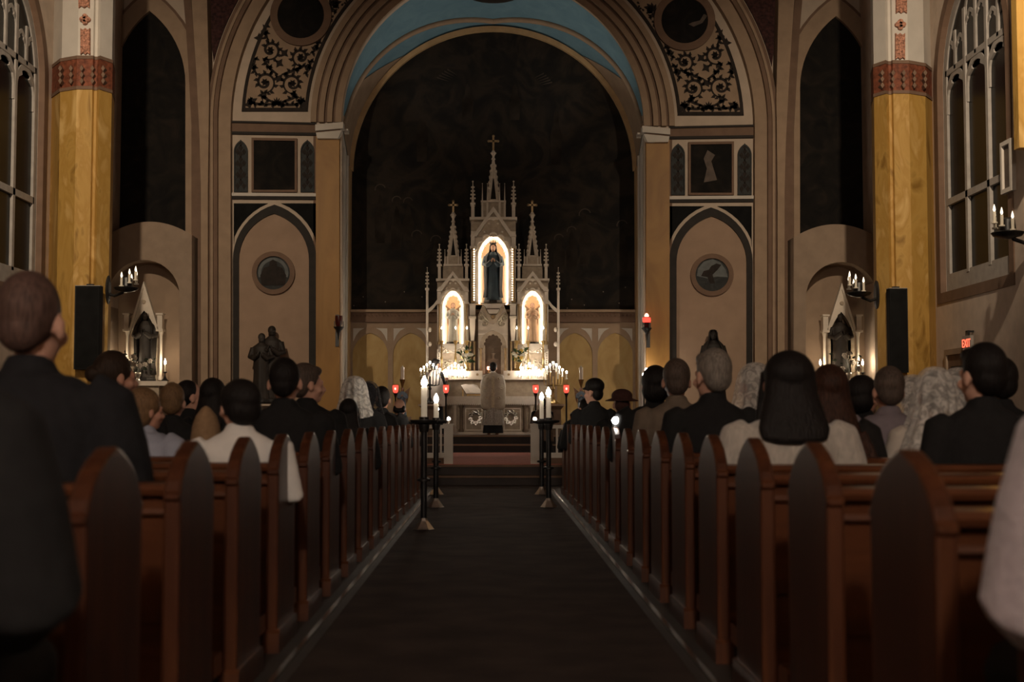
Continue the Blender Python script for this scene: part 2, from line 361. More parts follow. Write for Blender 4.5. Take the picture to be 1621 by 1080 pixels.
# scroll ornament (painted foliage, slightly raised) ------------------
def scroll(side):
    mb = MB(); Yq = WY-0.03
    def ribbon(pts, w):
        L = []; Rr = []
        for k, p in enumerate(pts):
            a = pts[max(k-1,0)]; b = pts[min(k+1,len(pts)-1)]; dx, dy = b[0]-a[0], b[1]-a[1]; l = math.hypot(dx,dy) or 1
            ww = w*(0.35+0.65*min(1, 3*(k+1)/len(pts))) if k < len(pts)-1 else w*0.5
            L.append((p[0]-dy/l*ww, p[1]+dx/l*ww)); Rr.append((p[0]+dy/l*ww, p[1]-dx/l*ww))
        for k in range(len(pts)-1):
            q = pxl(side, [L[k], L[k+1], Rr[k+1], Rr[k]], Yq); mb.prism(q, Yq, WY-0.012)
    def leaf(x, y, a, l, w):
        c, s_ = cos(a), sin(a)
        pts = [(x,y),(x+c*l*.35-s_*w,y+s_*l*.35+c*w),(x+c*l,y+s_*l),(x+c*l*.35+s_*w,y+s_*l*.35-c*w)]
        mb.prism(pxl(side, pts, Yq), Yq, WY-0.012)
    def spiral(cx, cy, r, a0, turns, dirn):
        pts = []; n = 26
        for k in range(n+1):
            t = k/n; rr = r*(1-0.72*t); a = a0 + dirn*turns*2*pi*t
            pts.append((cx+rr*cos(a), cy+rr*sin(a)))
        ribbon(pts, 2.0)
        for k in range(1, 17, 2):
            x, y = pts[k]; b = atan2(y-cy, x-cx); leaf(x, y, b+dirn*0.7, 8.5, 2.8)
        for j in range(6): leaf(cx, cy, j*pi/3, 6.5, 2.6)
        return pts[0]
    cs = [(428,79,16,2.2,1.25,-1), (476,90,15,1.2,1.25,1), (419,130,17,1.4,1.3,-1), (463,132,16,1.8,1.3,1)]
    st = [spiral(*c) for c in cs]
    for a, b, c in (((438,164),(402,150),st[2]), ((438,164),(486,150),st[3]), ((440,118),(420,106),st[0]), ((446,118),(470,110),st[1]), ((438,164),(400,168),(393,158)), ((438,164),(474,170),(478,158)), ((406,116),(398,108),(404,92)), ((484,118),(490,106),(492,96)), ((424,62),(418,52),(421,40)), ((494,84),(502,76),(504,66))):
        pts = [((1-t)**2*a[0]+2*t*(1-t)*b[0]+t*t*c[0], (1-t)**2*a[1]+2*t*(1-t)*b[1]+t*t*c[1]) for t in [k/10 for k in range(11)]]
        ribbon(pts, 2.2)
        for k in range(1, 11): leaf(*pts[k], k*1.3, 8.0, 2.5)
    for j in range(9): leaf(438, 166, -pi + j*pi/8, 13 - abs(j-4), 2.6)
    for x, y in ((400,160),(476,160),(394,165),(480,166),(442,124),(442,100),(450,84),(410,60)):
        for j in range(4): leaf(x, y, j*pi/2+x, 8.5, 2.8)
    mb.build('scroll_ornament', 'ornament_brown', wf)
    # end of the next scroll field beyond the roundel
    mb = MB()
    spiral(530, 8, 8, 1.0, 1.2, 1)
    for j in range(10): leaf(520+j*4, 34-j*5, j*1.1, 6, 1.8)
    mb.build('scroll_ornament', 'ornament_brown', wf)
for s in (-1, 1): scroll(s)

SN = {-1: 'on the side away from the exit sign', 1: 'on the exit sign side'}
def circle_px(cx, cy, r, n=40): return [(cx+r*cos(2*pi*k/n), cy+r*sin(2*pi*k/n)) for k in range(n)]
def px_thing(name, label, cat, side, x, y, Y, group=None):
    X, Z = P(*side_px(side, x, y), Y); return thing(name, label, cat, (X, Y, Z), 0, group)
for s in (-1, 1):
    # roundel painting in the spandrel
    t = px_thing('spandrel_roundel', 'dark round painting amid scrollwork, ' + SN[s], 'painting', s, 476, 72, WY-0.05)
    px_prism(s, [circle_px(476,23.5,48.5), circle_px(476,23.5,37)], WY-0.10, WY-0.01).build('frame', 'brown', t, world=True)
    px_prism(s, circle_px(476,23.5,38), WY-0.05, WY-0.01).build('canvas', 'canvas', t, world=True)
    if s > 0: px_prism(s, [(470,30),(462,34),(448,28),(440,16),(446,14),(452,24),(464,27)], WY-0.055, WY-0.045).build('painted_figure', 'picture_brown', t, world=True)
    # square painting and the two lancet panels beside it
    t = px_thing('square_painting', 'dark square painting between lancet panels, ' + SN[s], 'painting', s, 433, 304, WY-0.05)
    px_prism(s, [[(398,218),(470,219),(470,304),(398,304)], [(401.5,222),(466.5,223),(466.5,300.5),(401.5,300.5)]], WY-0.09, WY-0.01).build('frame', 'brown', t, world=True)
    px_prism(s, [(400,220),(468,221),(468,302),(400,302)], WY-0.04, WY-0.01).build('canvas', 'canvas', t, world=True)
    if s > 0: px_prism(s, [(425,280),(434,250),(428,240),(440,232),(446,246),(441,262),(446,284)], WY-0.045, WY-0.035).build('painted_figure', 'picture_brown', t, world=True)
    for k, xc in enumerate((381, 486.5)):
        t = px_thing('lancet_panel', ('small lancet tracery panel nearer the chancel arch, ' if k else 'small lancet tracery panel nearer the side chapel, ') + SN[s], 'panel', s, xc, 303, WY-0.04, 'lancet panels ' + SN[s])
        px_prism(s, [gothic_px(xc,11,240,18,304), gothic_px(xc,9,240,15,302)], WY-0.06, WY-0.01).build('frame', 'roundel_ground', t, world=True)
        px_prism(s, gothic_px(xc,9.5,240,15.5,303), WY-0.03, WY-0.01).build('ground', 'roundel_ground', t, world=True)
        mb = MB()
        for y in (234,252,270,288):
            for c, (dx, dy) in enumerate(((0,0),(-5,6),(5,6),(0,-8))):
                mb.prism(pxl(s, [(xc+dx,y+dy-5),(xc+dx+3.5,y+dy),(xc+dx,y+dy+6),(xc+dx-3.5,y+dy)], WY-0.04), WY-0.04, WY-0.02)
        mb.build('tracery', 'ornament_brown', t, world=True)
    # roundel on the tall pointed panel
    t = px_thing('wall_roundel', ['','round painting of a tree over water in brown ring on the pointed panel','round painting of a winged figure in brown ring on the pointed panel'][s], 'painting', s, 432, 466, WY-0.05)
    cy = 432
    px_prism(s, [circle_px(432.5,cy,34), circle_px(432.5,cy,26.5)], WY-0.09, WY-0.01).build('frame', 'brown', t, world=True)
    px_prism(s, circle_px(432.5,cy,27), WY-0.04, WY-0.01).build('canvas', 'roundel_ground', t, world=True)
    if s < 0:
        px_prism(s, [[(432.5+24*cos(a),cy+24*sin(a)) for a in [pi*k/20 for k in range(-22,3)]] + [(432.5+19*cos(a),cy+19*sin(a)) for a in [pi*k/20 for k in range(2,-23,-1)]]][0], WY-0.046, WY-0.035).build('painted_arc', 'roundel_pale', t, world=True)
        px_prism(s, [(414,452),(412,436),(418,424),(426,422),(427,414),(432,411),(438,414),(439,422),(447,424),(453,436),(451,452)], WY-0.052, WY-0.045).build('painted_figure', 'ornament_brown', t, world=True)
    else:
        px_prism(s, [(408,436),(411,424),(420,412),(432,407),(446,411),(455,422),(457,434),(440,438),(425,435)], WY-0.046, WY-0.035).build('painted_water', 'roundel_pale', t, world=True)
        px_prism(s, [(428,446),(432,432),(424,424),(418,416),(426,414),(434,418),(438,424),(446,426),(450,434),(440,436),(436,446)], WY-0.052, WY-0.045).build('painted_tree', 'ornament_brown', t, world=True)

# chancel -----------------------------------------------------------
NA = 48
fr = [P(780.5-240*cos(pi*k/NA), 193-240*sin(pi*k/NA), WY+0.25) for k in range(NA+1)]
bk = [P(780.5-227*cos(pi*k/NA), 270-227*sin(pi*k/NA), BY) for k in range(NA+1)]
def vpt(s, k): a, b = fr[k], bk[k]; return (a[0]+(b[0]-a[0])*s, WY+0.25+(BY-WY-0.25)*s, a[1]+(b[1]-a[1])*s)
NS = 8
mb = MB().add([vpt(q/NS,k) for q in range(NS+1) for k in range(NA+1)], [(q*(NA+1)+k, q*(NA+1)+k+1, (q+1)*(NA+1)+k+1, (q+1)*(NA+1)+k) for q in range(NS) for k in range(NA)])
cv = struct(mb.build('chancel_vault', 'blue_vault', smooth=True), 'blue painted barrel vault of the chancel')
for s in (-1, 1):                                  # springers and groins of the vault
    i0 = lambda k: k if s < 0 else NA-k
    eg = lambda k: 0.04 if k < 2 else 0.30+0.52*(k-2)/20
    pts = [vpt(0.06, i0(0)), vpt(0.2, i0(1))] + [vpt(eg(k), i0(k)) for k in range(3, 25)]
    MB().tube([(p[0]-s*0.01, p[1], p[2]-0.02) for p in pts], 0.07, 8).build('vault_groin', 'tan', cv, smooth=True)
    vs = []; nq = 15                                # tan springer between the groin and the back wall
    for k in range(nq+1):
        for e in (1.0, eg(k) + (0 if k < 6 else (1-eg(k))*((k-6)/9.0))):
            p = vpt(e, i0(k)); vs.append((p[0]-s*0.014, p[1]-0.004, p[2]-0.010))
    MB().add(vs, [(2*q, 2*q+1, 2*q+3, 2*q+2) for q in range(nq)]).build('vault_springer', 'tan', cv, smooth=True)
    x0, z0 = fr[0 if s < 0 else NA]; x1, z1 = bk[0 if s < 0 else NA]
    w = MB().add([(x0,WY+0.25,0.2),(x1,BY,0.2),(x1,BY,z1),(x0,WY+0.25,z0),(x0+s*0.2,WY+0.25,0.2),(x1+s*0.2,BY,0.2),(x1+s*0.2,BY,z1),(x0+s*0.2,WY+0.25,z0)],
                 [(0,1,2,3),(7,6,5,4),(0,4,5,1),(1,5,6,2),(2,6,7,3),(3,7,4,0)]).build('wall_chancel_left' if s < 0 else 'wall_chancel_right', 'cream_light')
    struct(w, 'cream side wall of the chancel')
    MB().box(x1-s*0.06 if s > 0 else x1, x1 if s > 0 else x1+0.06, BY-0.55, BY-0.02, 0.3, z1).build('gold_edge', 'tan_gold', w)
    for q in (0.35, 0.9): MB().tube([(x0+(x1-x0)*q*0.8-s*0.015, WY+0.25+q*1.6, 0.3), (x0+(x1-x0)*q*0.8-s*0.015, WY+0.25+q*1.6, z1+0.2)], 0.035, 8).build('jamb_roll', 'cream_light', w)
wb = struct(MB().box(-4.2,4.2,BY,BY+0.2,0,12.5).build('wall_chancel_back', 'brown'), 'back wall of the chancel')
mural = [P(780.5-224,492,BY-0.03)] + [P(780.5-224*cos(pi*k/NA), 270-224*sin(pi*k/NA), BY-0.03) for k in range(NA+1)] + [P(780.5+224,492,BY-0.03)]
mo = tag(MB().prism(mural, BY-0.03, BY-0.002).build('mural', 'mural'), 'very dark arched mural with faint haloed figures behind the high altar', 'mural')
def mring(cx, cy, r, w=2.2, a0=-30, a1=210):
    return MB().prism([P(x,y,BY-0.036) for x,y in arc_px(cx,cy,r,a0,a1,16)+arc_px(cx,cy,r-w,a1,a0,16)], BY-0.036, BY-0.028)
for cx, cy, r in ((602,300,9),(628,318,8),(646,320,8),(660,373,9),(690,381,9),(926,340,10),(885,378,8),(905,366,8),(985,357,9)):
    mring(cx,cy,r,1.6,20,190).build('painted_halo', 'mural_figure', mo)
for k, (cx, cy, h) in enumerate(((602,345,40),(628,360,36),(646,352,30),(662,400,34),(690,404,30),(926,378,40),(885,402,30),(905,396,34),(985,392,36),(668,210,46),(880,215,46),(740,160,30),(815,160,30))):
    MB().prism([P(x,y,BY-0.034) for x,y in [(cx-8,cy+h),(cx-9,cy),(cx-4,cy-h*.4),(cx-3,cy-h*.75),(cx,cy-h*.95),(cx+4,cy-h*.7),(cx+5,cy-h*.35),(cx+10,cy),(cx+7,cy+h)]], BY-0.034, BY-0.028).build('painted_figure', 'mural_paint' if 'mural_paint' in MATS else mk('mural_paint', (0.027,0.022,0.018), 0.9, 0.5, 2, spec=0.05), mo)
for k in range(10):
    a = radians(20+k*4) if k < 5 else radians(136+(k-5)*4)
    MB().prism([P(780+80*cos(a)+1,150-45*sin(a),BY-0.035),P(780+100*cos(a),150-58*sin(a)+1.2,BY-0.035),P(780+100*cos(a),150-58*sin(a)-1.2,BY-0.035)], BY-0.035, BY-0.028).build('painted_ray', 'mural_figure', mo)
for x, y in ((575,470),(610,478),(640,462),(560,484),(668,470),(905,474),(925,483),(955,462),(980,480),(898,488),(990,455)):
    MB().prism([P(x+r*cos(a),y+r*sin(a),BY-0.036) for r, a in [((1.4 if q%2==0 else 0.6), q*pi/5) for q in range(10)]], BY-0.036, BY-0.028).build('painted_star', 'mural_star', mo)
MB().prism([P(780.5-229*cos(pi*k/NA), 270-229*sin(pi*k/NA), BY-0.16) for k in range(NA+1)] + [P(780.5-221.5*cos(pi*k/NA), 270-221.5*sin(pi*k/NA), BY-0.16) for k in range(NA,-1,-1)], BY-0.16, BY-0.002).build('arch_rim', 'tan_gold', wb)
for y0, y1, d, m in ((490,494,0.22,'tan'),(494,503,0.12,'brown'),(503,510,0.16,'brown'),(510,519,0.06,'tan')):
    MB().prism([P(552,y0,BY-d),P(1009,y0,BY-d),P(1009,y1,BY-d),P(552,y1,BY-d)], BY-d, BY-0.002).build('dado_cornice', m, wb)
mb = MB()
for k in range(76): X, Z = P(554+k*6, 499, BY-0.13); mb.ball((X,BY-0.125,Z), (0.03,0.02,0.035), 6, 4)
o = mb.build('cornice_relief', 'brown', wb); o['kind'] = 'stuff'
arches = []
for xc in (586, 650, 910, 974): arches.append(gothic_px(xc,28,563,36,748))
frame = [P(552,519,BY-0.10),P(1009,519,BY-0.10),P(1009,755,BY-0.10),P(552,755,BY-0.10)]
MB().prism([frame] + [[P(x,y,BY-0.10) for x,y in a] for a in arches], BY-0.10, BY-0.05).build('dado_frame', 'tan', wb)
MB().prism([P(552,519,BY-0.05),P(1009,519,BY-0.05),P(1009,755,BY-0.05),P(552,755,BY-0.05)], BY-0.055, BY-0.002).build('dado_panel', 'marble_panel', wb)
for xc in (586, 650, 910, 974):
    for q in (-1, 1):
        c = [(xc+q*27,520+q*0),(xc+q*9,519.5),(xc+q*17,524),(xc+q*22.5,531),(xc+q*27,541)]
        MB().prism([P(x,y,BY-0.115) for x,y in c], BY-0.115, BY-0.09).build('dado_spandrel', 'cream_light', wb)
MB().ball((P(781,2,WY+1.0)[0],WY+1.0,10.78),(0.55,0.35,0.10),14,8).build('vault_boss', 'dark_trim', cv, smooth=True)

# yellow marble pillars -----------------------------------------------
for s in (-1, 1):
    plan = [(74,25.7),(78,25.25),(92,24.75),(118,24.55),(143,24.55),(146,24.62),(150,24.62),(154,24.55),(174,24.85),(178,25.5),(177,25.9)]
    def plan_at(y_mid, grow=0.0):
        return [(P(*side_px(s,x,y_mid),Y)[0], Y-grow) for x, Y in plan]
    zb = P(*side_px(s,118,140),24.6)[1]; zt = P(*side_px(s,118,92),24.6)[1]
    pl = plan_at(330)
    cx = sum(p[0] for p in pl)/len(pl); cyy = 25.3
    def grow(g): return [(cx+(p[0]-cx)*(1+g), cyy+(p[1]-cyy)*(1+g)) for p in pl]
    o = struct(MB().prism(pl, 0, zb, 'xy').build('pillar', 'marble'), 'yellow marble pillar with red painted band and cream top')
    MB().prism(grow(0.01), zb, zt, 'xy').build('painted_band', 'red_band', o)
    MB().prism(grow(0.03), zb-0.03, zb+0.03, 'xy').build('band_edge', 'brown', o)
    MB().prism(grow(0.03), zt-0.03, zt+0.03, 'xy').build('band_edge', 'brown', o)
    MB().prism(grow(-0.02), zt, 13, 'xy').build('pillar_top', 'cream_light', o)
    Yq = 24.50
    for pts in ([(127,44),(131,47),(135,44),(139,47),(142,44),(142,86),(138,83),(135,86),(131,83),(127,86)], [(124,-30),(141,-30),(141,12),(137,9),(133,12),(128,9),(124,12)]):
        px_prism(s, pts, Yq+0.005, Yq+0.09).build('painted_ornament', 'red_ornament', o)
    for dx, dy in ((0,-4.5),(0,4.5),(-4.5,0),(4.5,0),(0,0)):
        px_prism(s, circle_px(134+dx,30+dy,4.2,12), Yq+0.004-0.001*dx, Yq+0.09).build('painted_quatrefoil', 'red_ornament', o)
    mb = MB()
    for k in range(5):
        for y in (108, 118, 128):
            x = 95+k*17; mb.prism(pxl(s, [(x-3,y),(x,y-5),(x+3,y),(x,y+5)], 24.44+abs(k-2)*0.06), 24.44+abs(k-2)*0.06, 24.9)
    mb.build('band_pattern', 'brown', o)
# springer of the next bay on the exit side
struct(MB().box(7.83,8.3,19.9,20.1,5.05,13).build('springer', 'marble'), 'yellow springer of the next arch high on the side wall')

# side walls with traceried windows -----------------------------------
for s in (-1, 1):
    y0, y1 = PS(*side_px(1,2*VX-1591,200), SX)[0], PS(*side_px(1,2*VX-1489,200), SX)[0]
    yc, hf = (y0+y1)/2, (y1-y0)/2; zs, sill = 7.15, 3.60; rise = 1.65
    gl = lambda h, r, b: gothic(yc, h, zs, r, b, 12)
    outer = [(-6,0),(30,0),(30,13),(-6,13)]
    dy0, dy1 = PS(1573,600,SX)[0], PS(1503,600,SX)[0]
    loops = [outer, gl(hf+0.12, rise+0.14, sill-0.30)]
    w = struct(MB().prism(loops, s*SX, s*(SX+0.5), 'yz').build('wall_right' if s > 0 else 'wall_left', 'side_wall'), 'side wall of the nave')
    xp, xq = sorted((s*(SX+0.10), s*(SX+0.19)))           # thin stone tracery in front of the glass
    wn = struct(MB().prism([gl(hf+0.13, rise+0.15, sill-0.31), gl(hf-0.06, rise-0.06, sill+0.06)], xp, xq, 'yz').build('window_%d' % (1 if s > 0 else 2), 'tracery'), 'tall dark traceried window in the side wall')
    MB().prism([gl(hf+0.30, rise+0.32, sill-0.47), gl(hf+0.1, rise+0.12, sill-0.28)], s*(SX-0.02), s*(SX+0.09), 'yz').build('window_reveal', 'brown', wn)
    mw = 0.055; muls = [yc-hf*0.34, yc+hf*0.34]; edges = [yc-hf] + muls + [yc+hf]; zt = 4.98
    def band(c, h, z0, rs, zb, w, nm='tracery_arch', cusp=True):
        o = gothic(c, h, z0, rs, zb, 6); i_ = gothic(c, h-w, z0, rs-w*1.3, zb, 6); o = o[1:]+[o[0]]; i_ = i_[1:]+[i_[0]]
        if cusp: i_ = [(c+(p[0]-c)*(0.62 if k in (4,10) else 1), p[1]) for k, p in enumerate(i_)]
        MB().prism(o+list(reversed(i_)), xp+0.01, xq-0.01, 'yz').build(nm, 'tracery', wn)
    for m in muls: MB().box(xp-0.01,xq,m-mw,m+mw,sill,zs+rise*0.70).build('mullion', 'tracery', wn)
    MB().box(xp-0.01,xq,yc-hf,yc+hf,zt-0.06,zt+0.06).build('transom', 'tracery', wn)
    for k in range(3):
        p, q = edges[k], edges[k+1]; c = (p+q)/2; h = (q-p)/2
        band(c, h, zs-0.30, 0.50, zs-0.55, 0.085)
        MB().box(xp,xq,p,q,zs+0.16,zs+0.27).build('tracery_bar', 'tracery', wn)
        top = zs + (1.42 if k == 1 else 0.90)
        MB().box(xp,xq,c-0.045,c+0.045,zs+0.2,top).build('tracery_bar', 'tracery', wn)
        for d in (-1, 1): band(c+d*h*0.5, h*0.5, zs+(0.75 if k == 1 else 0.45), 0.34, zs+0.25, 0.06)
        for z0, z1 in ((sill, zt), (zt, zs+0.2)): MB().box(xp+0.05 if s > 0 else xp+0.02,xq-0.02 if s > 0 else xq-0.05,p,q,z0,z1).build('pane', 'glass_dark', wn)
    band(yc, hf*0.34, zs+1.05, 0.5, zs+0.9, 0.08)
    MB().prism(gothic(yc, hf+0.02, zs, rise, zs+0.2, 10), xp+0.03, xq-0.03, 'yz').build('pane', 'glass_dark', wn)
    MB().box(min(s*(SX+0.24),s*(SX+0.5)),max(s*(SX+0.24),s*(SX+0.5)),yc-hf-0.3,yc+hf+0.3,sill-0.5,zs+rise+0.4).build('night_board', 'near_black', wn)
# door and exit sign by the exit side wall
dy0, dy1 = PS(1560,600,SX)[0], PS(1504,600,SX)[0]
d = struct(MB().box(SX-0.03,SX+0.02,dy0,dy1,0,2.16).build('door_1', 'brown'), 'dark door in the side wall under the exit sign')
MB().box(SX-0.07,SX,dy1,dy1+0.10,0,2.26).build('door_frame', 'tan', d); MB().box(SX-0.07,SX,dy0-0.1,dy0,0,2.26).build('door_frame', 'tan', d); MB().box(SX-0.07,SX,dy0,dy1,2.16,2.26).build('door_frame', 'tan', d)
for k in range(2): MB().box(SX-0.05,SX-0.02,dy0+0.2,dy1-0.2,0.25+k*0.95,1.0+k*0.95).build('door_panel', 'dark_trim', d)
ey = PS(1527,548,SX-0.1)[0]
t = thing('exit_sign', 'glowing red exit sign over the side door', 'sign', (SX-0.10, ey-0.16, 2.20))
MB().box(-0.03,0.03,-0.20,0.18,0,0.24).build('housing', 'plastic_grey', t)
MB().box(-0.02,0.02,-0.06,0.06,0.24,0.33).build('mount', 'iron', t); MB().box(-0.02,0.10,-0.03,0.03,0.30,0.33).build('mount', 'iron', t)
fc = bpy.data.curves.new('exit_text', 'FONT'); fc.body = 'EXIT'; fc.size = 0.20; fc.extrude = 0.003; fc.align_x = 'CENTER'
fo = bpy.data.objects.new('exit_text', fc); COL.objects.link(fo)
me = bpy.data.meshes.new_from_object(fo.evaluated_get(bpy.context.evaluated_depsgraph_get())); bpy.data.objects.remove(fo)
me.transform(Matrix(((0,0,-1,-0.034),(-1,0,0,-0.01),(0,1,0,0.045),(0,0,0,1))))
link('lettering', me, 'exit_red', t)
# framed station on the exit side wall
fy0, fy1 = PS(1608,265,SX)[0], PS(1591,265,SX)[0]; fz0, fz1 = PS(1600,305,SX)[1], PS(1600,222,SX)[1]
t = thing('framed_relief', 'brown picture in pale frame beside the tall side window', 'picture', (SX-0.03,(fy0+fy1)/2,fz0))
MB().prism([[(fy0,fz0),(fy1,fz0),(fy1,fz1),(fy0,fz1)],[(fy0+0.07,fz0+0.07),(fy1-0.07,fz0+0.07),(fy1-0.07,fz1-0.07),(fy0+0.07,fz1-0.07)]], SX-0.08, SX, 'yz').build('frame', 'cream_light', t, world=True)
MB().box(SX-0.04,SX,fy0+0.05,fy1-0.05,fz0+0.05,fz1-0.05).build('picture', 'picture_brown', t, world=True)

# lamps added outside the frame: spotlights for the pillars, a globe behind the pews
for s in (-1, 1):
    loc = Vector((s*5.6, 13.5, 9.0)); aim = Vector((s*SPOT_AIM[0], SPOT_AIM[1], SPOT_AIM[2])); dr = (aim-loc).normalized()
    t = thing('added_spotlight', 'unseen added spotlight high in the nave %s' % SN[s], 'spotlight', loc, 0, 'added nave spotlights')
    q = dr.to_track_quat('-Z', 'Y').to_matrix().to_4x4()
    MB().lathe([(0.10,0.0),(0.13,0.06),(0.13,0.30),(0.06,0.36)], n=16).xf(q).build('housing', 'iron', t, smooth=True)
    MB().tube([(0,0,0.1),(0,0,4.0)], 0.02, 6).build('drop_rod', 'iron', t)
    ld = bpy.data.lights.new('spot', 'SPOT'); ld.energy = SPOT_W; ld.color = (1.0,0.80,0.58); ld.spot_size = radians(SPOT_CONE); ld.spot_blend = 1.0; ld.shadow_soft_size = 0.12
    lo = bpy.data.objects.new('spot_beam', ld); COL.objects.link(lo); lo.parent = t; lo.location = dr*0.06; lo.rotation_euler = dr.to_track_quat('-Z', 'Y').to_euler()
for x in (0.0,):
    t = thing('added_back_lamp', 'unseen globe lamp added behind the last pews', 'lamp', (x,-4.6,5.2))
    MB().ball((0,0,0.25), 0.25, 16, 10).build('globe', 'added_back_glow', t, smooth=True)
    MB().tube([(0,0,0.5),(0,0,7.8)], 0.02, 6).build('chain', 'iron', t); MB().lathe([(0.02,0.49),(0.12,0.5),(0.09,0.58),(0.02,0.62)], n=12).build('cap', 'iron', t)
# small lamps added behind the chancel capitals to brighten the blue vault
for s in (-1, 1):
    X, Z = P(*side_px(s,541,205),WY+0.5)
    t = thing('added_vault_lamp', 'small added vault lamp behind the chancel capital, ' + SN[s], 'lamp', (X-s*0.10,WY+0.55,Z))
    MB().box(-0.05,0.05,-0.12,0.12,-0.08,0.0).build('housing', 'cream_light', t)
    ld = bpy.data.lights.new('cove', 'SPOT'); ld.energy = ADDED_VAULT_W; ld.color = (1.0,0.86,0.70); ld.spot_size = radians(115); ld.spot_blend = 1.0; ld.shadow_soft_size = 0.1
    lo = bpy.data.objects.new('added_vault_light', ld); COL.objects.link(lo); lo.parent = t; lo.location = (-s*0.02,0.0,0.06); lo.rotation_euler = Vector((-s*1.35,0.15,1.0)).to_track_quat('-Z','Y').to_euler()
# ================================================================== PEWS
AX = 0.948                                  # aisle face of the pew ends
PITCH_P = 0.95
RY = [3.17 + PITCH_P*n for n in range(-1, 17)]
LY = [3.46 + PITCH_P*n for n in range(-1, 16)]
ORD = ['first','second','third','fourth','fifth','sixth','seventh','eighth','ninth','tenth','eleventh','twelfth','thirteenth','fourteenth','fifteenth','sixteenth','seventeenth','eighteenth','nineteenth']
def end_profile(g=0.0):
    h = 0.255+g
    pts = [(-h,0.0),(h,0.0),(h,0.775),(h+0.012,0.785),(h+0.012,0.80),(h-0.004,0.81),(h-0.020,0.838),(h-0.052,0.872),(h-0.098,0.904),(h-0.155,0.930),(h-0.205,0.947),(0.018,0.956),(0,0.957)]
    return pts + [(-y,z) for y, z in reversed(pts[2:-1])]
def bevel(me, off, seg=2):
    import bmesh
    bm = bmesh.new(); bm.from_mesh(me)
    ed = [e for e in bm.edges if len(e.link_faces) == 2 and e.calc_face_angle(0) > radians(60)]
    bmesh.ops.bevel(bm, geom=ed, offset=off, segments=seg, affect='EDGES', profile=0.5); bm.to_mesh(me); bm.free()
def pew_meshes(s):
    x0, x1 = sorted((s*AX, s*(AX+0.052))); L = 6.55
    xa, xb = sorted((s*(AX+0.045), s*L))
    M = {}
    b = MB().prism(end_profile(), x0, x1, 'yz'); M['end_panel'] = b.mesh('end_panel'); bevel(M['end_panel'], 0.010)
    M['foot'] = None; M['foot'] = MB().prism([(-0.28,0),(0.28,0),(0.275,0.085),(0.26,0.10),(-0.26,0.10),(-0.275,0.085)], x0-0.012, x1+0.012, 'yz').mesh('foot')
    M['backrest'] = MB().prism([(-0.165,0.40),(-0.135,0.40),(-0.175,0.80),(-0.205,0.80)], xa, xb, 'yz').mesh('backrest')
    M['cap_rail'] = MB().prism([(-0.235,0.795),(-0.160,0.795),(-0.155,0.812),(-0.165,0.828),(-0.195,0.834),(-0.228,0.828),(-0.240,0.812)], xa, xb, 'yz').mesh('cap_rail')
    M['lower_rail'] = MB().prism([(-0.205,0.725),(-0.185,0.725),(-0.185,0.752),(-0.215,0.752),(-0.222,0.738)], xa, xb, 'yz').mesh('lower_rail')
    M['seat'] = MB().prism([(-0.15,0.41),(0.24,0.42),(0.255,0.43),(0.25,0.447),(-0.15,0.435)], xa, xb, 'yz').mesh('seat')
    M['back_base'] = MB().prism([(-0.15,0.05),(-0.125,0.05),(-0.125,0.41),(-0.15,0.41)], xa, xb, 'yz').mesh('back_base')
    M['kneeler'] = MB().prism([(-0.46,0.10),(-0.30,0.10),(-0.30,0.165),(-0.32,0.18),(-0.44,0.18),(-0.46,0.165)], xa if s > 0 else xa, xb, 'yz').mesh('kneeler')
    M['kneeler_foot'] = MB().box(s*1.3-0.03, s*1.3+0.03, -0.45, -0.14, 0.0, 0.10).mesh('kneeler_foot')
    return M
for s, ys in ((1, RY), (-1, LY)):
    M = pew_meshes(s)
    for k, y in enumerate(ys):
        n = len(ys)-1-k
        t = thing('pew', 'varnished wooden pew with arched end, %s from the communion rail %s' % (ORD[n], 'beside exit door' if s > 0 else 'away from exit door'), 'pew', (0, y, 0), 0, 'pews along the aisle')
        for nm, me in M.items():
            link(nm, me, 'wood' if nm in ('end_panel','foot','kneeler_foot') else 'wood_long', t)
# small white lamp glowing on a pew end
t = thing('globe_lamp', 'small glaring white globe lamp standing on top of a pew end', 'lamp', (AX+0.026, RY[9], 0.955))
MB().lathe([(0.022,0),(0.022,0.008),(0.008,0.012),(0.008,0.03)], n=10).build('base', 'iron', t); MB().ball((0,0,0.055), 0.030, 12, 8).build('globe', 'white_lamp', t, smooth=True)
# ================================================================== PEOPLE
mk('skin', (0.50,0.26,0.18), 0.55, 0.10, 10); mk('skin_pale', (0.58,0.33,0.24), 0.55, 0.10, 10)
mk('cloth_black', (0.0105,0.0105,0.0110), 0.9, 0.2, 30, bump=0.05); mk('cloth_navy', (0.0105,0.0108,0.013), 0.9, 0.2, 40, bump=0.05)
mk('cloth_white', (0.80,0.77,0.73), 0.9, 0.05, 12, bump=0.15); mk('knit_white', (0.46,0.42,0.37), 0.95, 0.14, 60, bump=0.5, sheen=0.3, stretch=(1,1,0.35))
mk('knit_lilac', (0.40,0.34,0.36), 0.95, 0.10, 50, bump=0.3, sheen=0.3); mk('cloth_tan', (0.16,0.125,0.095), 0.9, 0.12, 20, bump=0.1)
mk('cloth_lilac', (0.20,0.17,0.19), 0.85, 0.15, 9, bump=0.3); mk('puffer', (0.34,0.36,0.44), 0.6, 0.12, 9, bump=0.5); mk('cloth_cream', (0.55,0.49,0.42), 0.9, 0.08, 15, bump=0.2)
mk('cloth_dark', (0.013,0.0115,0.011), 0.9, 0.2, 25, bump=0.05); mk('hat_tan', (0.26,0.165,0.09), 0.9, 0.12, 25); mk('hat_brown', (0.055,0.022,0.018), 0.9, 0.2, 25)
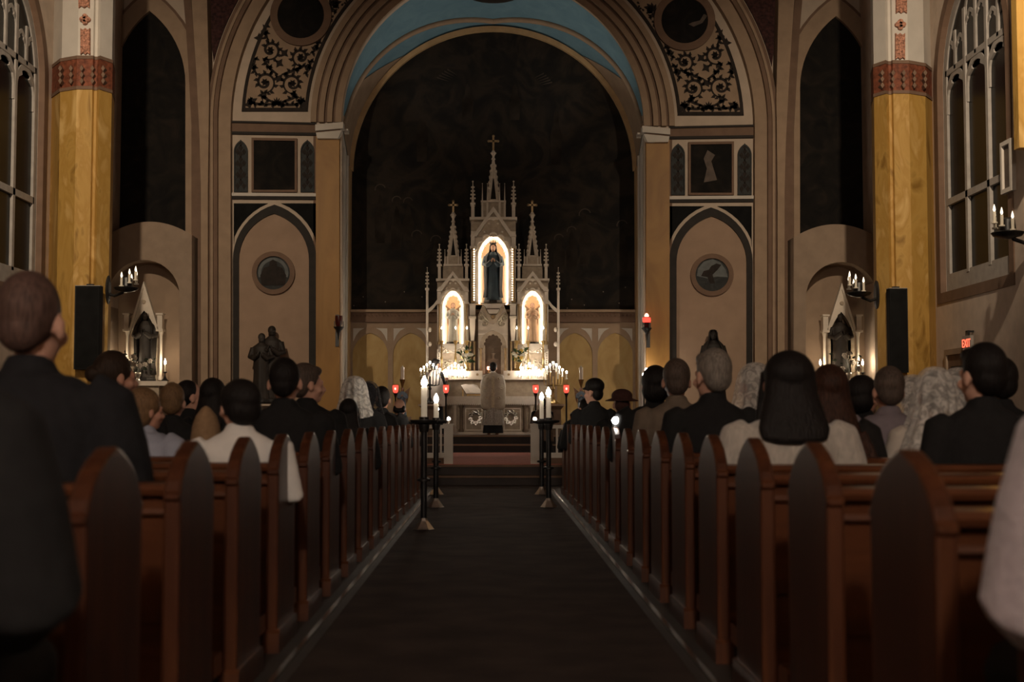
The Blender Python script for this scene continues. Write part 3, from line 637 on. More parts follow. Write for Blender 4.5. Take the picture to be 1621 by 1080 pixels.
def hair_mat(n, c, v=0.35): return mk(n, c, 0.55, v, 26, bump=0.4, stretch=(5,5,0.6), spec=0.18)
hair_mat('hair_black', (0.010,0.008,0.0075)); hair_mat('hair_brown', (0.030,0.018,0.012)); hair_mat('hair_grey', (0.20,0.175,0.15), 0.5); hair_mat('hair_greybrown', (0.085,0.062,0.05), 0.5)
hair_mat('hair_blond', (0.17,0.10,0.05), 0.4); hair_mat('hair_auburn', (0.036,0.015,0.009), 0.8); hair_mat('hair_stubble', (0.095,0.056,0.045), 0.4)
lace_mat('lace_white', (0.74,0.71,0.66), 0.40, 0.78, 15); lace_mat('lace_black', (0.03,0.03,0.035), 0.55, 0.95, 30); mk('tulle_edge', (0.6,0.56,0.5), 0.9, 0.1, 20)
mk('chasuble', (0.40,0.345,0.27), 0.6, 0.12, 14, bump=0.15); mk('lace_alb', (0.36,0.33,0.29), 0.9, 0.35, 40, bump=0.3); mk('orphrey', (0.46,0.38,0.26), 0.5, 0.2, 30)
mk('shoe', (0.01,0.01,0.01), 0.4, 0.1, 10)

HEADC = Vector((0, 0.012, 1.205))
def rot_head(mb, yaw, nod=0.0):
    pv = Vector((0, 0, 1.08)); M = Matrix.Translation(pv) @ Matrix.Rotation(yaw, 4, 'Z') @ Matrix.Rotation(nod, 4, 'X') @ Matrix.Scale(1.09, 4) @ Matrix.Translation(-pv)
    return mb.xf(M)
def head_part(yaw, nod=0.0):
    h = MB()
    h.ball((0,-0.006,1.232), (0.075,0.094,0.098), 20, 14)            # skull
    h.ball((0,0.035,1.165), (0.060,0.066,0.085), 16, 10)             # face
    h.ball((0,0.068,1.112), (0.032,0.030,0.026), 10, 8)              # chin
    h.tube([(0,0.098,1.20),(0,0.120,1.165),(0,0.108,1.152)], [0.010,0.015,0.014], 8)   # nose
    h.tube([(-0.022,0.096,1.135),(0,0.102,1.137),(0.022,0.096,1.135)], 0.009, 6)       # mouth
    h.tube([(-0.045,0.082,1.216),(-0.02,0.098,1.218),(0.02,0.098,1.218),(0.045,0.082,1.216)], 0.010, 6)   # brow
    for q in (-1, 1):
        h.ball((q*0.080,0.004,1.185), (0.011,0.021,0.034), 8, 8)     # ear
        h.ball((q*0.05,0.07,1.165), (0.02,0.022,0.022), 8, 6)        # cheek
        h.ball((q*0.030,0.093,1.200), (0.011,0.008,0.008), 8, 6)     # eye
    return rot_head(h, yaw, nod)
def hand(mb, wrist, d, up, side):
    """palm, four fingers of unequal length and a thumb from the side of the palm"""
    w = Vector(wrist); d = Vector(d).normalized(); r = d.cross(Vector(up)).normalized(); u = r.cross(d)
    c = w + d*0.05; rings = []
    for t, hw, th in ((0,0.026,0.017),(0.03,0.034,0.016),(0.065,0.040,0.014),(0.092,0.038,0.012)):
        rings.append([w + d*t + r*hw*cos(2*pi*i/10) + u*th*sin(2*pi*i/10) for i in range(10)])
    mb.ring_loft(rings)
    for k, (o, l) in enumerate(((-0.030,0.066),(-0.010,0.078),(0.011,0.074),(0.030,0.058))):
        a = w + d*0.085 + r*o; b = a + d*l*0.45 - u*0.006; e = b + d*l*0.42 - u*0.022
        mb.tube([a, b, e], [0.0095,0.009,0.008], 7)
    a = w + d*0.025 + r*side*0.032; b = a + d*0.03 + r*side*0.022; mb.tube([a, b, b + d*0.028 + r*side*0.004 - u*0.006], [0.012,0.011,0.009], 7)
ARMS = {'lap':  ((0.200,0.0,0.985),(0.262,0.015,0.715),(0.115,0.265,0.635)),
        'pray': ((0.200,0.0,0.985),(0.245,0.06,0.715),(0.045,0.27,0.80))}
LEGS = {'sit':   [(0.095,0.0,0.535),(0.115,0.44,0.525),(0.115,0.41,0.10)],
        'stand': [(0.095,0.0,0.50),(0.10,0.02,0.02),(0.10,-0.01,-0.42)],
        'kneel': [(0.095,0.0,0.50),(0.11,0.08,0.07),(0.10,-0.36,0.045)]}
def torso_rings(g, fem=False, low=0.455):
    w = 0.93 if fem else 1.0
    R = [(low,0.178*w,0.135,-0.0),(0.60,0.172*w,0.125,-0.005),(0.72,0.165*w*(0.95 if fem else 1),0.118,-0.005),(0.85,0.178*w,0.122,-0.002),(0.94,0.188*w,0.118,0.0),(0.995,0.180*w,0.098,0.002),(1.035,0.135*w,0.080,0.003),(1.065,0.085,0.066,0.004),(1.09,0.058,0.058,0.006),(1.14,0.055,0.056,0.012)]
    return [[(( (a+g)*abs(cos(t))**0.85*(1 if cos(t) >= 0 else -1)), yo+(b+g)*abs(sin(t))**0.9*(1 if sin(t) >= 0 else -1), z) for t in [2*pi*i/24 for i in range(24)]] for z, a, b, yo in R]
_cache = {}
def body_mesh(pose, yaw, arms, fem):
    k = ('body', pose, round(yaw,2), arms, fem)
    if k not in _cache:
        mb = head_part(yaw); mb.ring_loft(torso_rings(-0.012, fem))
        sh, el, wr = ARMS[arms]
        for q in (-1, 1):
            S = [(q*p[0]*(0.94 if fem else 1), p[1], p[2]) for p in (sh, el, wr)]
            mb.tube(S, [0.056,0.044,0.028], 10)
            d = Vector(S[2]) - Vector(S[1]); hand(mb, S[2], (d.normalized()+Vector((0,0.2,0.0 if arms == 'lap' else 0.9))), (0,0,1) if arms == 'lap' else (q,0,0), -q)
            L = [(q*p[0], p[1], p[2]) for p in LEGS[pose]]
            mb.tube(L, [0.085,0.058,0.042], 10)
            a = L[2]
            fd = Vector((0,0.15,-0.05)) if pose != 'kneel' else Vector((0,-0.14,0.0))
            mb.tube([a, (a[0],a[1]+fd.y*0.3,a[2]+fd.z), (a[0],a[1]+fd.y,a[2]+fd.z)], [0.042,0.042,0.03], 8)
        _cache[k] = remesh(mb, 'body', 0.0095, 3, 0.4)
    return _cache[k]
def top_mesh(arms, fem, style):
    k = ('top', arms, fem, style)
    if k not in _cache:
        g = {'suit': 0.014, 'knit': 0.012, 'shirt': 0.008, 'coat': 0.035}[style]
        mb = MB(); R = torso_rings(g, fem, 0.465)[:8 if style != 'knit' else 8]
        if style == 'knit': R = R[:-1] + [[(x*0.9, y*0.95, z-0.012) for x, y, z in R[-1]]]
        mb.ring_loft(R)
        sh, el, wr = ARMS[arms]
        for q in (-1, 1):
            S = [(q*p[0]*(0.94 if fem else 1), p[1], p[2]) for p in (sh, el, wr)]
            a, b, c = (Vector(p) for p in S)
            bulge = 0.014 if style in ('knit','coat') else 0.0
            mb.tube([a + Vector((q*-0.03,0,0.008)), a, a.lerp(b,0.5), b, b.lerp(c,0.5), c - (c-b).normalized()*0.02], [0.052+g,0.062+g,0.054+g+bulge,0.048+g+bulge,0.042+g+bulge,0.034+g], 12)
        if style in ('suit','coat','shirt'):      # collar standing round the neck
            mb.ring_loft([[(r*cos(t), 0.006+r*0.98*sin(t), z - 0.02*sin(t)) for t in [2*pi*i/20 for i in range(20)]] for r, z in ((0.088,1.045),(0.078,1.075),(0.068,1.105),(0.064,1.108))])
        if style == 'suit':
            for q in (-1, 1): mb.ball((q*0.165,0,1.0), (0.055,0.06,0.03), 12, 8)   # padded shoulders
        _cache[k] = remesh(mb, style, 0.013, 5, 0.5)
    return _cache[k]
def legs_mesh(pose, skirt):
    k = ('legs', pose, skirt)
    if k not in _cache:
        mb = MB()
        if skirt and pose == 'sit':
            mb.ring_loft([[(w*cos(t), y+0.0, z+h*sin(t)) for t in [2*pi*i/16 for i in range(16)]] for y, z, w, h in ((-0.12,0.55,0.17,0.085),(0.0,0.56,0.20,0.09),(0.25,0.55,0.21,0.085),(0.45,0.52,0.20,0.09))])
            mb.ring_loft([[(w*cos(t), 0.42+d*sin(t), z) for t in [2*pi*i/16 for i in range(16)]] for z, w, d in ((0.57,0.19,0.07),(0.40,0.21,0.09),(0.22,0.22,0.10))])
        else:
            for q in (-1, 1):
                L = [Vector((q*p[0], p[1], p[2])) for p in LEGS[pose]]
                mb.tube([L[0], L[0].lerp(L[1],0.5), L[1], L[1].lerp(L[2],0.5), L[2]], [0.098,0.085,0.072,0.064,0.06], 12)
            mb.ball((0,-0.01,0.54), (0.175,0.13,0.10), 14, 8)
        _cache[k] = remesh(mb, 'trousers', 0.015, 4)
    return _cache[k]
def hair_mesh(kind, yaw):
    k = ('hair', kind, round(yaw,2))
    if k in _cache: return _cache[k]
    h = MB()
    if kind in ('short','grey'):
        h.ball((0,-0.016,1.240), (0.084,0.098,0.100), 20, 14); h.ball((0,-0.045,1.190), (0.074,0.062,0.075), 16, 10)
        h.ball((0,0.045,1.285), (0.062,0.055,0.035), 12, 8)
    elif kind == 'boy':
        h.ball((0,-0.012,1.242), (0.092,0.108,0.104), 20, 14); h.ball((0,-0.05,1.185), (0.083,0.066,0.085), 16, 10); h.ball((0,0.06,1.27), (0.07,0.055,0.045), 12, 8)
        for q in (-1,1): h.ball((q*0.066,0.0,1.205), (0.022,0.05,0.05), 10, 8)
    elif kind == 'crop':
        h.ball((0,-0.014,1.234), (0.0785,0.0945,0.1015), 20, 14); h.ball((0,-0.052,1.185), (0.062,0.052,0.065), 16, 10)
    elif kind == 'bald':
        for q in (-1,1): h.ball((q*0.052,-0.040,1.200), (0.030,0.060,0.050), 12, 8)
        h.ball((0,-0.070,1.185), (0.060,0.036,0.045), 14, 8)
    elif kind == 'long':
        h.ball((0,-0.012,1.240), (0.090,0.106,0.104), 20, 14)
        h.ring_loft([[(w*cos(t), y+d*sin(t), z) for t in [2*pi*i/20 for i in range(20)]] for z, w, d, y in ((1.24,0.088,0.085,-0.02),(1.15,0.095,0.068,-0.045),(1.07,0.112,0.056,-0.072),(1.01,0.125,0.048,-0.095),(0.965,0.115,0.040,-0.110),(0.945,0.07,0.028,-0.115))])
        for q in (-1,1): h.tube([(q*0.075,0.03,1.25),(q*0.085,0.045,1.12),(q*0.098,0.04,1.02)], [0.02,0.022,0.02], 8)
    elif kind == 'verylong':
        h.ball((0,-0.012,1.240), (0.094,0.110,0.104), 20, 14)
        h.ring_loft([[(w*cos(t)+xo, y+d*sin(t), z) for t in [2*pi*i/20 for i in range(20)]] for z, w, d, y, xo in ((1.24,0.092,0.085,-0.02,0),(1.15,0.10,0.07,-0.045,0),(1.05,0.115,0.055,-0.08,0.01),(0.94,0.125,0.046,-0.120,0.02),(0.82,0.135,0.040,-0.148,0.04),(0.70,0.12,0.032,-0.150,0.055),(0.63,0.09,0.022,-0.150,0.06))])
        for j in range(7): x = -0.06+j*0.035; h.tube([(x*0.9,-0.13,1.0),(x+0.04,-0.175,0.85),(x+0.065,-0.182,0.66)], [0.018,0.017,0.010], 6)
    elif kind == 'bob':
        h.ball((0,-0.014,1.238), (0.094,0.108,0.106), 20, 14); h.ball((0,-0.040,1.170), (0.095,0.080,0.085), 16, 10)
    elif kind == 'bun':
        h.ball((0,-0.012,1.238), (0.084,0.100,0.102), 20, 14); h.ball((0,-0.115,1.215), (0.045,0.04,0.045), 12, 8); h.ball((0,-0.05,1.185), (0.070,0.058,0.06), 14, 8)
    elif kind == 'cap':
        h.ball((0,-0.008,1.262), (0.098,0.114,0.078), 20, 12); h.ball((0,0.07,1.235), (0.075,0.07,0.018), 14, 6); h.ball((0,-0.045,1.185), (0.076,0.06,0.065), 14, 8)
    elif kind == 'hood':
        h.ring_loft([[(w*cos(t), y+d*sin(t), z) for t in [2*pi*i/20 for i in range(20)]] for z, w, d, y in ((1.05,0.12,0.10,-0.03),(1.12,0.11,0.115,-0.02),(1.22,0.10,0.118,-0.012),(1.30,0.075,0.095,-0.012),(1.36,0.03,0.04,-0.02),(1.375,0.008,0.01,-0.025))])
    elif kind == 'hat':
        h.ball((0,-0.01,1.285), (0.105,0.12,0.07), 20, 10); h.ring_loft([[(r*cos(t), -0.005+1.1*r*sin(t), z) for t in [2*pi*i/24 for i in range(24)]] for r, z in ((0.10,1.24),(0.165,1.232),(0.168,1.240),(0.10,1.262))]); h.ball((0,-0.05,1.19), (0.076,0.06,0.07), 14, 8)
    rot_head(h, yaw)
    _cache[k] = remesh(h, 'hair', 0.0085, 3, 0.45)
    return _cache[k]
def veil_mesh(yaw, long_):
    k = ('veil', round(yaw,2), long_)
    if k not in _cache:
        mb = MB(); n = 40; a0, a1 = radians(-215), radians(35)
        rows = [(1.352,0.008),(1.346,0.036),(1.326,0.068),(1.285,0.092),(1.22,0.106),(1.14,0.114),(1.07,0.132)]
        if long_: rows += [(1.00,0.165),(0.92,0.195),(0.84,0.215)]
        else: rows += [(1.03,0.150)]
        vs = []; fs = []
        for j, (z, r) in enumerate(rows):
            for i in range(n+1):
                t = a0 + (a1-a0)*i/n; rp = 1 + (0.075*sin(i*1.45+j*0.3)+0.05*sin(i*0.7))*min(1, max(0,(j-2))/3)
                vs.append(((r+0.005)*rp*cos(t), -0.008+1.20*(r+0.003)*rp*sin(t), z - (0.03*sin(t)**2 if j > 6 else 0)))
        for j in range(len(rows)-1):
            for i in range(n): fs.append((j*(n+1)+i, j*(n+1)+i+1, (j+1)*(n+1)+i+1, (j+1)*(n+1)+i))
        mb.add(vs, fs); rot_head(mb, yaw); _cache[k] = mb.mesh('veil', True)
    return _cache[k]
SHOE = MB().ring_loft([[(w*cos(t), y, max(0.0,z+h*sin(t))) for t in [2*pi*i/12 for i in range(12)]] for y, w, h, z in ((-0.06,0.03,0.045,0.045),(-0.03,0.042,0.055,0.05),(0.05,0.045,0.045,0.045),(0.13,0.044,0.032,0.032),(0.185,0.025,0.02,0.02))]).mesh('shoe', True)

def person(label, X, Y, top, hair='short', hairm='hair_black', topm='cloth_black', style='suit', fem=False, yaw=0.0, rot=0.0, pose='sit', arms='lap', skin='skin', veil=None, legm='cloth_dark', wide=1.0, base=0.0, group=None, seat=0.45):
    ref = {'sit': 0.45, 'stand': -0.485, 'kneel': 0.0}[pose]; ht = 1.369
    if pose == 'sit': sc = (top-seat)/(ht-ref); z0 = seat - ref*sc
    else: sc = (top-base)/(ht-ref); z0 = base - ref*sc
    t = thing('person', label, 'person', (X, Y, z0), rot, group)
    t.scale = (sc*wide, sc, sc)
    link('body', body_mesh(pose, yaw, arms, fem), skin, t)
    tp = link({'suit':'jacket','knit':'sweater','shirt':'shirt','coat':'coat'}[style], top_mesh(arms, fem, style), topm, t)
    link('skirt' if fem else 'trousers', legs_mesh(pose, fem), legm, t)
    if pose == 'sit':
        for q in (-1, 1):
            o = link('shoe', SHOE, 'shoe', t); o.location = (q*0.115, 0.44, 0.028)
    if hair: link('hat' if hair in ('cap','hat') else ('hood' if hair == 'hood' else 'hair'), hair_mesh(hair, yaw), hairm, t)
    if veil: link('veil', veil_mesh(yaw, veil[1]), veil[0], t)
    return t
def pp(label, x, ytop, Y, **kw):
    """a seated person whose crown shows at photo pixel (x, ytop), sitting in the pew row at depth Y"""
    X, Z = P(x, ytop, Y)
    return person(label, X, Y+0.05, Z, **kw)
lw = ('lace_white', False); lwl = ('lace_white', True)
# exit door side, by pew row
person('person in lilac grey knit sleeve at the nearest pew end beside the exit door', 1.21, 2.34, 1.38, hair='bob', hairm='hair_brown', topm='knit_lilac', style='coat', fem=True, wide=1.06)
pp('person with long straight dark hair over a fuzzy white sweater', 1252, 553, RY[4], hair='long', hairm='hair_black', topm='knit_white', style='knit', fem=True, wide=1.22)
pp('person in black suit with cropped dark hair, ear lit, below the exit sign', 1561, 538, RY[4], hair='short', hairm='hair_black', rot=0.12, yaw=0.25, skin='skin_pale')
pp('person with very long auburn hair hanging down a dark back', 1316, 575, RY[5], hair='verylong', hairm='hair_auburn', topm='cloth_dark', style='coat', fem=True)
pp('person under a long white lace veil in cream jacket', 1484, 582, RY[5], hair='short', hairm='hair_brown', topm='cloth_cream', style='knit', fem=True, veil=lwl, rot=-0.1)
pp('person with grey fringed hair and broad black suit beside aisle', 1130, 548, RY[6], hair='grey', hairm='hair_grey', rot=0.1, yaw=0.35, skin='skin_pale')
pp('person with brownish grey hair and lilac grey back panel', 1410, 577, RY[6], hair='short', hairm='hair_greybrown', topm='cloth_lilac', style='coat')
pp('person with dark hair showing behind the cropped man in black suit', 1588, 562, RY[6], hair='short', hairm='hair_black')
pp('person in dark tan jacket with short dark grey hair', 1072, 565, RY[8], hair='short', hairm='hair_greybrown', topm='cloth_tan', style='suit', rot=-0.05)
pp('person with dark bobbed hair between the auburn hair and the lilac back', 1369, 592, RY[7], hair='bob', hairm='hair_black', topm='cloth_black', style='coat', fem=True, yaw=-0.9)
pp('person under short white veil between the long veil and the black suit', 1519, 583, RY[7], hair='short', hairm='hair_brown', topm='cloth_black', style='coat', fem=True, veil=lw)
pp('person in black with dark hair and lowered shoulders beside the tan jacket', 1038, 577, RY[9], hair='bob', hairm='hair_black', style='coat')
pp('person under white lace veil beside the broad black suit', 1196, 575, RY[8], hair='short', hairm='hair_grey', topm='cloth_black', style='coat', fem=True, veil=lw, yaw=0.5)
pp('person under white veil in front of the speaker pillar', 1447, 594, RY[8], hair='short', hairm='hair_grey', topm='cloth_black', style='coat', fem=True, veil=lw)
pp('person in reddish brown brimmed hat beside the glaring globe lamp', 985, 617, RY[12], hair='hat', hairm='hat_brown', style='coat', fem=True)
pp('person in dark cap turning a lit face toward the aisle', 941, 597, RY[15], hair='cap', hairm='hair_black', style='suit', yaw=0.95, skin='skin_pale', wide=0.86)
pp('person in black sitting low between cap wearer and the communion rail', 926, 630, RY[16], hair='short', hairm='hair_black', style='coat', yaw=0.7)
pp('small child with dark hair in the pew next to the communion rail', 912, 652, RY[17], hair='short', hairm='hair_black', style='coat')
# side away from the exit door
person('person in black coat at the nearest pew end, mostly hidden', -1.09, 2.40, 1.40, hair='crop', hairm='hair_brown', topm='cloth_black', style='coat', wide=1.0, skin='skin_pale')
pp('person in dark navy coat with balding shaved head', 42, 420, LY[2], hair='crop', hairm='hair_stubble', topm='cloth_navy', style='coat', wide=1.0, skin='skin_pale', yaw=-0.15)
pp('child in white shirt with thick dark hair', 377, 599, LY[4], hair='boy', hairm='hair_black', topm='cloth_white', style='shirt', yaw=0.55, wide=1.14, skin='skin_pale')
pp('child with blond hair in pale blue quilted jacket', 226, 612, LY[5], hair='bob', hairm='hair_blond', topm='puffer', style='coat', rot=-0.3, yaw=-0.6)
pp('small child in tan pointed hood beside the white shirt', 324, 649, LY[5], hair='hood', hairm='hat_tan', topm='cloth_dark', style='coat')
pp('person in black suit with flat cropped hair behind the white shirted child', 449, 562, LY[6], hair='crop', hairm='hair_black', style='suit', skin='skin_pale', wide=1.06)
pp('person with dark bun hair beside the marble pillar', 178, 552, LY[6], hair='bun', hairm='hair_brown', topm='cloth_black', style='coat', fem=True, yaw=-0.9)
pp('person with light brown cropped hair and black jacket', 271, 604, LY[7], hair='short', hairm='hair_blond', style='suit', skin='skin_pale')
pp('person with long black hair between light brown head and black suit', 336, 597, LY[8], hair='long', hairm='hair_black', style='coat', fem=True, yaw=-0.3)
pp('person with grey brown hair in profile, black jacket, beside cropped black suit', 484, 572, LY[8], hair='short', hairm='hair_greybrown', style='suit', yaw=-1.1, skin='skin_pale')
pp('person with dark cropped hair and lit cheek below the niche candle', 297, 599, LY[9], hair='crop', hairm='hair_black', style='suit', yaw=-1.0, skin='skin_pale')
pp('person with loose black hair and shawl leaning low at the aisle', 551, 630, LY[9], hair='long', hairm='hair_black', topm='cloth_black', style='coat', fem=True)
pp('person with dark bobbed hair under black lace veil', 582, 604, LY[12], hair='short', hairm='hair_black', style='coat', fem=True, veil=('lace_black', True))
pp('person under white lace veil near the chancel pilaster', 560, 596, LY[11], hair='short', hairm='hair_black', style='coat', fem=True, veil=lw, yaw=0.3)
pp('person with dark hair between black veil and bald head', 604, 610, LY[14], hair='short', hairm='hair_black', style='coat')
pp('person with shining bald head in black jacket', 632, 630, LY[16], hair='bald', hairm='hair_black', style='suit', skin='skin_pale')
# ================================================================== HIGH ALTAR
AY = 31.3                                   # front plane of the retable
ha = thing('high_altar', 'white carved gothic high altar with three lit niches, spires and crosses', 'altar', (P(780.5,688,AY)[0], AY, 0.66))
CUR = None                                  # the tower that pieces built next belong to
def AP(pts, d0, d1, name, mat='altar_white', parent=None, mirror=False, smooth=False):
    """px outline at the altar plane, from d0 in front to d1 behind; mirrored copy about the axis when asked"""
    outs = []
    for m in ((0,1) if mirror else (0,)):
        loops = pts if isinstance(pts[0][0], (list, tuple)) else [pts]
        L = [[P((1561-x) if m else x, y, AY) for x, y in l] for l in loops]
        outs.append(MB().prism(L, AY-d0, AY+d1).build(name, mat, parent or CUR or ha, smooth, world=True))
    return outs
K = AY/F_PX
def apt(x, y, d=0.0): X, Z = P(x, y, AY); return Vector((X, AY-d, Z))
def rect(x0, x1, y0, y1): return [(x0,y1),(x1,y1),(x1,y0),(x0,y0)]
def pinnacle(x, y0, y1, w, d=0.1, n=4, crockets=True, name='pinnacle'):
    """slender square spirelet with knobs from y1 (base) up to y0 (tip)"""
    b = apt(x,y1,d); t = apt(x,y0,d); h = t.z-b.z; r = w*K
    mb = MB(); mb.lathe([(r,b.z),(r,b.z+h*0.03),(r*0.8,b.z+h*0.05),(r*0.15,t.z-h*0.06),(r*0.1,t.z-h*0.03)], (b.x,b.y), 4, rot=pi/4)
    mb.ball((t.x,t.y,t.z-h*0.04), r*0.42, 8, 6)
    if crockets:
        for k in range(1, 5):
            f = k/5.2; rr = r*(0.85-0.7*f)
            for q in range(4): a = q*pi/2; mb.ball((b.x+cos(a)*(rr+0.008), b.y+sin(a)*(rr+0.008), b.z+h*(0.06+f*0.84)), (0.020,0.020,0.026), 6, 4)
    return mb.build(name, 'altar_white', CUR or ha, world=True)
def cross(x, y0, y1, w):
    b, t = apt(x,y1), apt(x,y0); h = t.z-b.z; r = 0.022; zc = t.z - h*0.34; hw = w*K/2
    mb = MB(); mb.box(b.x-r,b.x+r,b.y-r,b.y+r,b.z,t.z); mb.box(b.x-hw,b.x+hw,b.y-r,b.y+r,zc-r,zc+r)
    for c in ((b.x,t.z),(b.x-hw,zc),(b.x+hw,zc)): mb.ball((c[0],b.y,c[1]), 0.032, 8, 6)
    return mb
def spire(x, ytip, ybase, half, yc0, yc1, cw):
    """openwork spire: four corner ribs with crockets, finial and gilt cross"""
    b, t = apt(x,ybase,-0.25), apt(x,ytip,-0.25); h = t.z-b.z; r = half*K
    mb = MB()
    for q in range(4):
        a = pi/4+q*pi/2; p = Vector((b.x+r*1.2*cos(a), b.y+r*1.2*sin(a), b.z)); e = Vector((t.x,t.y,t.z))
        mb.tube([p, p.lerp(e,0.55), e], [0.040,0.040,0.028], 4)
        for k in range(1, 7): c = p.lerp(e, k/7.2); mb.ball((c.x+0.035*cos(a),c.y+0.035*sin(a),c.z+0.02), (0.032,0.032,0.036), 6, 4)
    mb.lathe([(r*0.50,b.z+h*0.55),(r*0.16,t.z),(r*0.16,t.z+0.01)], (b.x,b.y), 4, rot=pi/4)
    mb.lathe([(r*1.25,b.z-0.10),(r*1.25,b.z),(r*1.15,b.z+0.03)], (b.x,b.y), 4, rot=pi/4)
    s_ = mb.build('spire', 'altar_white', ha, world=True)
    c0 = apt(x,yc1,-0.25)
    mb = MB(); mb.lathe([(0.02,t.z-0.03),(0.05,t.z+0.02),(0.025,t.z+0.06),(0.03,t.z+0.10),(0.075,(t.z+c0.z)/2+0.06),(0.05,c0.z-0.03),(0.02,c0.z+0.02)], (t.x,t.y), 8).build('finial', 'altar_white', s_, True, world=True)
    m = cross(x,yc0,yc1,cw); m.v = [(v[0],v[1]+0.25,v[2]) for v in m.v]; m.build('cross', 'gilt', s_, world=True)
def foil_arch(xc, half, ys, rise, yb, lobes, n=5):
    """outline of a pointed opening edged with lobes (closed), px"""
    base = gothic_px(xc, half, ys, rise, yb, 14); arcp = base[2:]
    # resample the arch into equal spans and bow each outwards
    d = [0]
    for a, b in zip(arcp, arcp[1:]): d.append(d[-1]+math.hypot(b[0]-a[0], b[1]-a[1]))
    def at(u):
        for i in range(len(d)-1):
            if d[i+1] >= u: f = (u-d[i])/max(1e-6,d[i+1]-d[i]); return (arcp[i][0]+(arcp[i+1][0]-arcp[i][0])*f, arcp[i][1]+(arcp[i+1][1]-arcp[i][1])*f)
        return arcp[-1]
    pts = [base[0], base[1]]; cy = ys
    for k in range(lobes):
        a, b = at(d[-1]*k/lobes), at(d[-1]*(k+1)/lobes); mx, my = (a[0]+b[0])/2, (a[1]+b[1])/2
        l = math.hypot(b[0]-a[0], b[1]-a[1]); nx, ny = (b[1]-a[1])/l, -(b[0]-a[0])/l
        if (mx-xc)*nx+(my-cy)*ny < 0: nx, ny = -nx, -ny
        for j in range(n+1):
            if j == n and k < lobes-1: continue
            t = pi*j/n; pts.append((mx - (b[0]-a[0])/2*cos(t) - 0 + nx*l*0.42*sin(t), my - (b[1]-a[1])/2*cos(t) + ny*l*0.42*sin(t)))
    return pts
def niche(xc, half, ys, rise, yb, lobes, tower, ytop_blk, bulb_step):
    """block with a lobed opening, lit back and strings of bulbs round the opening"""
    x0, x1 = tower
    global CUR
    CUR = None; CUR = AP([rect(x0,x1,ytop_blk,yb), gothic_px(xc,half+5.5,ys,rise+6.5,yb-0.3,12)], 0.0, 0.14, 'tower')[0]
    AP([rect(x0,x1,ytop_blk,yb), foil_arch(xc,half-1.5,ys,rise-2,yb-0.4,lobes)], -0.14, 0.20, 'foil_screen', 'altar_white')
    AP(rect(x0+1,x1-1,ytop_blk,yb), -0.50, 0.56, 'niche_back', 'niche_back')
    for sg in (x0, x1): AP(rect(min(sg,sg+(3 if sg == x0 else -3)),max(sg,sg+(3 if sg == x0 else -3)),ytop_blk,yb), -0.20, 0.5, 'niche_side', 'niche_back')
    # bulbs: one string in the front reveal, one added hidden to light the niche
    for nm, gx, dep in (('bulb_string', 3.2, -0.06), ('added_bulb_string', 2.0, -0.25)):
        g = gothic_px(xc, half+gx, ys, rise+gx+1, yb, 24); path = g[1:] + [g[0]]
        mb = MB(); acc = 0.0; cnt = 0
        for a, b in zip(path, path[1:]):
            L = math.hypot(b[0]-a[0], b[1]-a[1]); s0 = bulb_step-acc if cnt else 0
            while s0 <= L:
                x, y = a[0]+(b[0]-a[0])*s0/L, a[1]+(b[1]-a[1])*s0/L
                p = apt(x, y, dep); mb.ball(p, 0.017, 6, 4); cnt += 1; s0 += bulb_step
            acc = (acc + L) % bulb_step if cnt else 0
        o = mb.build(nm, 'bulb', CUR or ha, True, world=True); o['kind'] = 'stuff'; o['label'] = 'string of glowing bulbs edging the niche'
    fo = foil_arch(xc,half+7.5,ys,rise+8,yb,lobes); fi = foil_arch(xc,half+5.2,ys,rise+6,yb-0.2,lobes)
    fo = fo[1:]+[fo[0]]; fi = fi[1:]+[fi[0]]
    AP(fo + list(reversed(fi)), 0.07, 0.0, 'niche_moulding', 'altar_white')
def gable(xc, yap, half, ybase, th=3.2):
    o = [(xc-half-3,ybase+2.5),(xc-half,ybase-2),(xc-half*0.86,ybase-2.5),(xc,yap),(xc+half*0.86,ybase-2.5),(xc+half,ybase-2),(xc+half+3,ybase+2.5)]
    i = [(xc+half+3,ybase+5),(xc+half*0.80,ybase+4),(xc,yap+th*2.1),(xc-half*0.80,ybase+4),(xc-half-3,ybase+5)]
    AP(o+i, 0.14, 0.05, 'gable')
    f = [(xc-half*0.78,ybase+4),(xc,yap+th*2),(xc+half*0.78,ybase+4)]
    AP(f, 0.03, 0.05, 'gable_field', 'altar_relief')
    mb = MB()
    for k, (dx, dy, r) in enumerate(((0,th*2+half*0.36,2.0),(-half*0.20,th*2+half*0.56,1.6),(half*0.20,th*2+half*0.56,1.6),(-half*0.42,th*2+half*0.95,1.6),(half*0.42,th*2+half*0.95,1.6))):
        p = apt(xc+dx, yap+dy, 0.045); mb.ball(p, (r*K*1.3,0.03,r*K), 8, 6)
    mb.build('gable_relief', 'altar_white', CUR or ha, True, world=True)

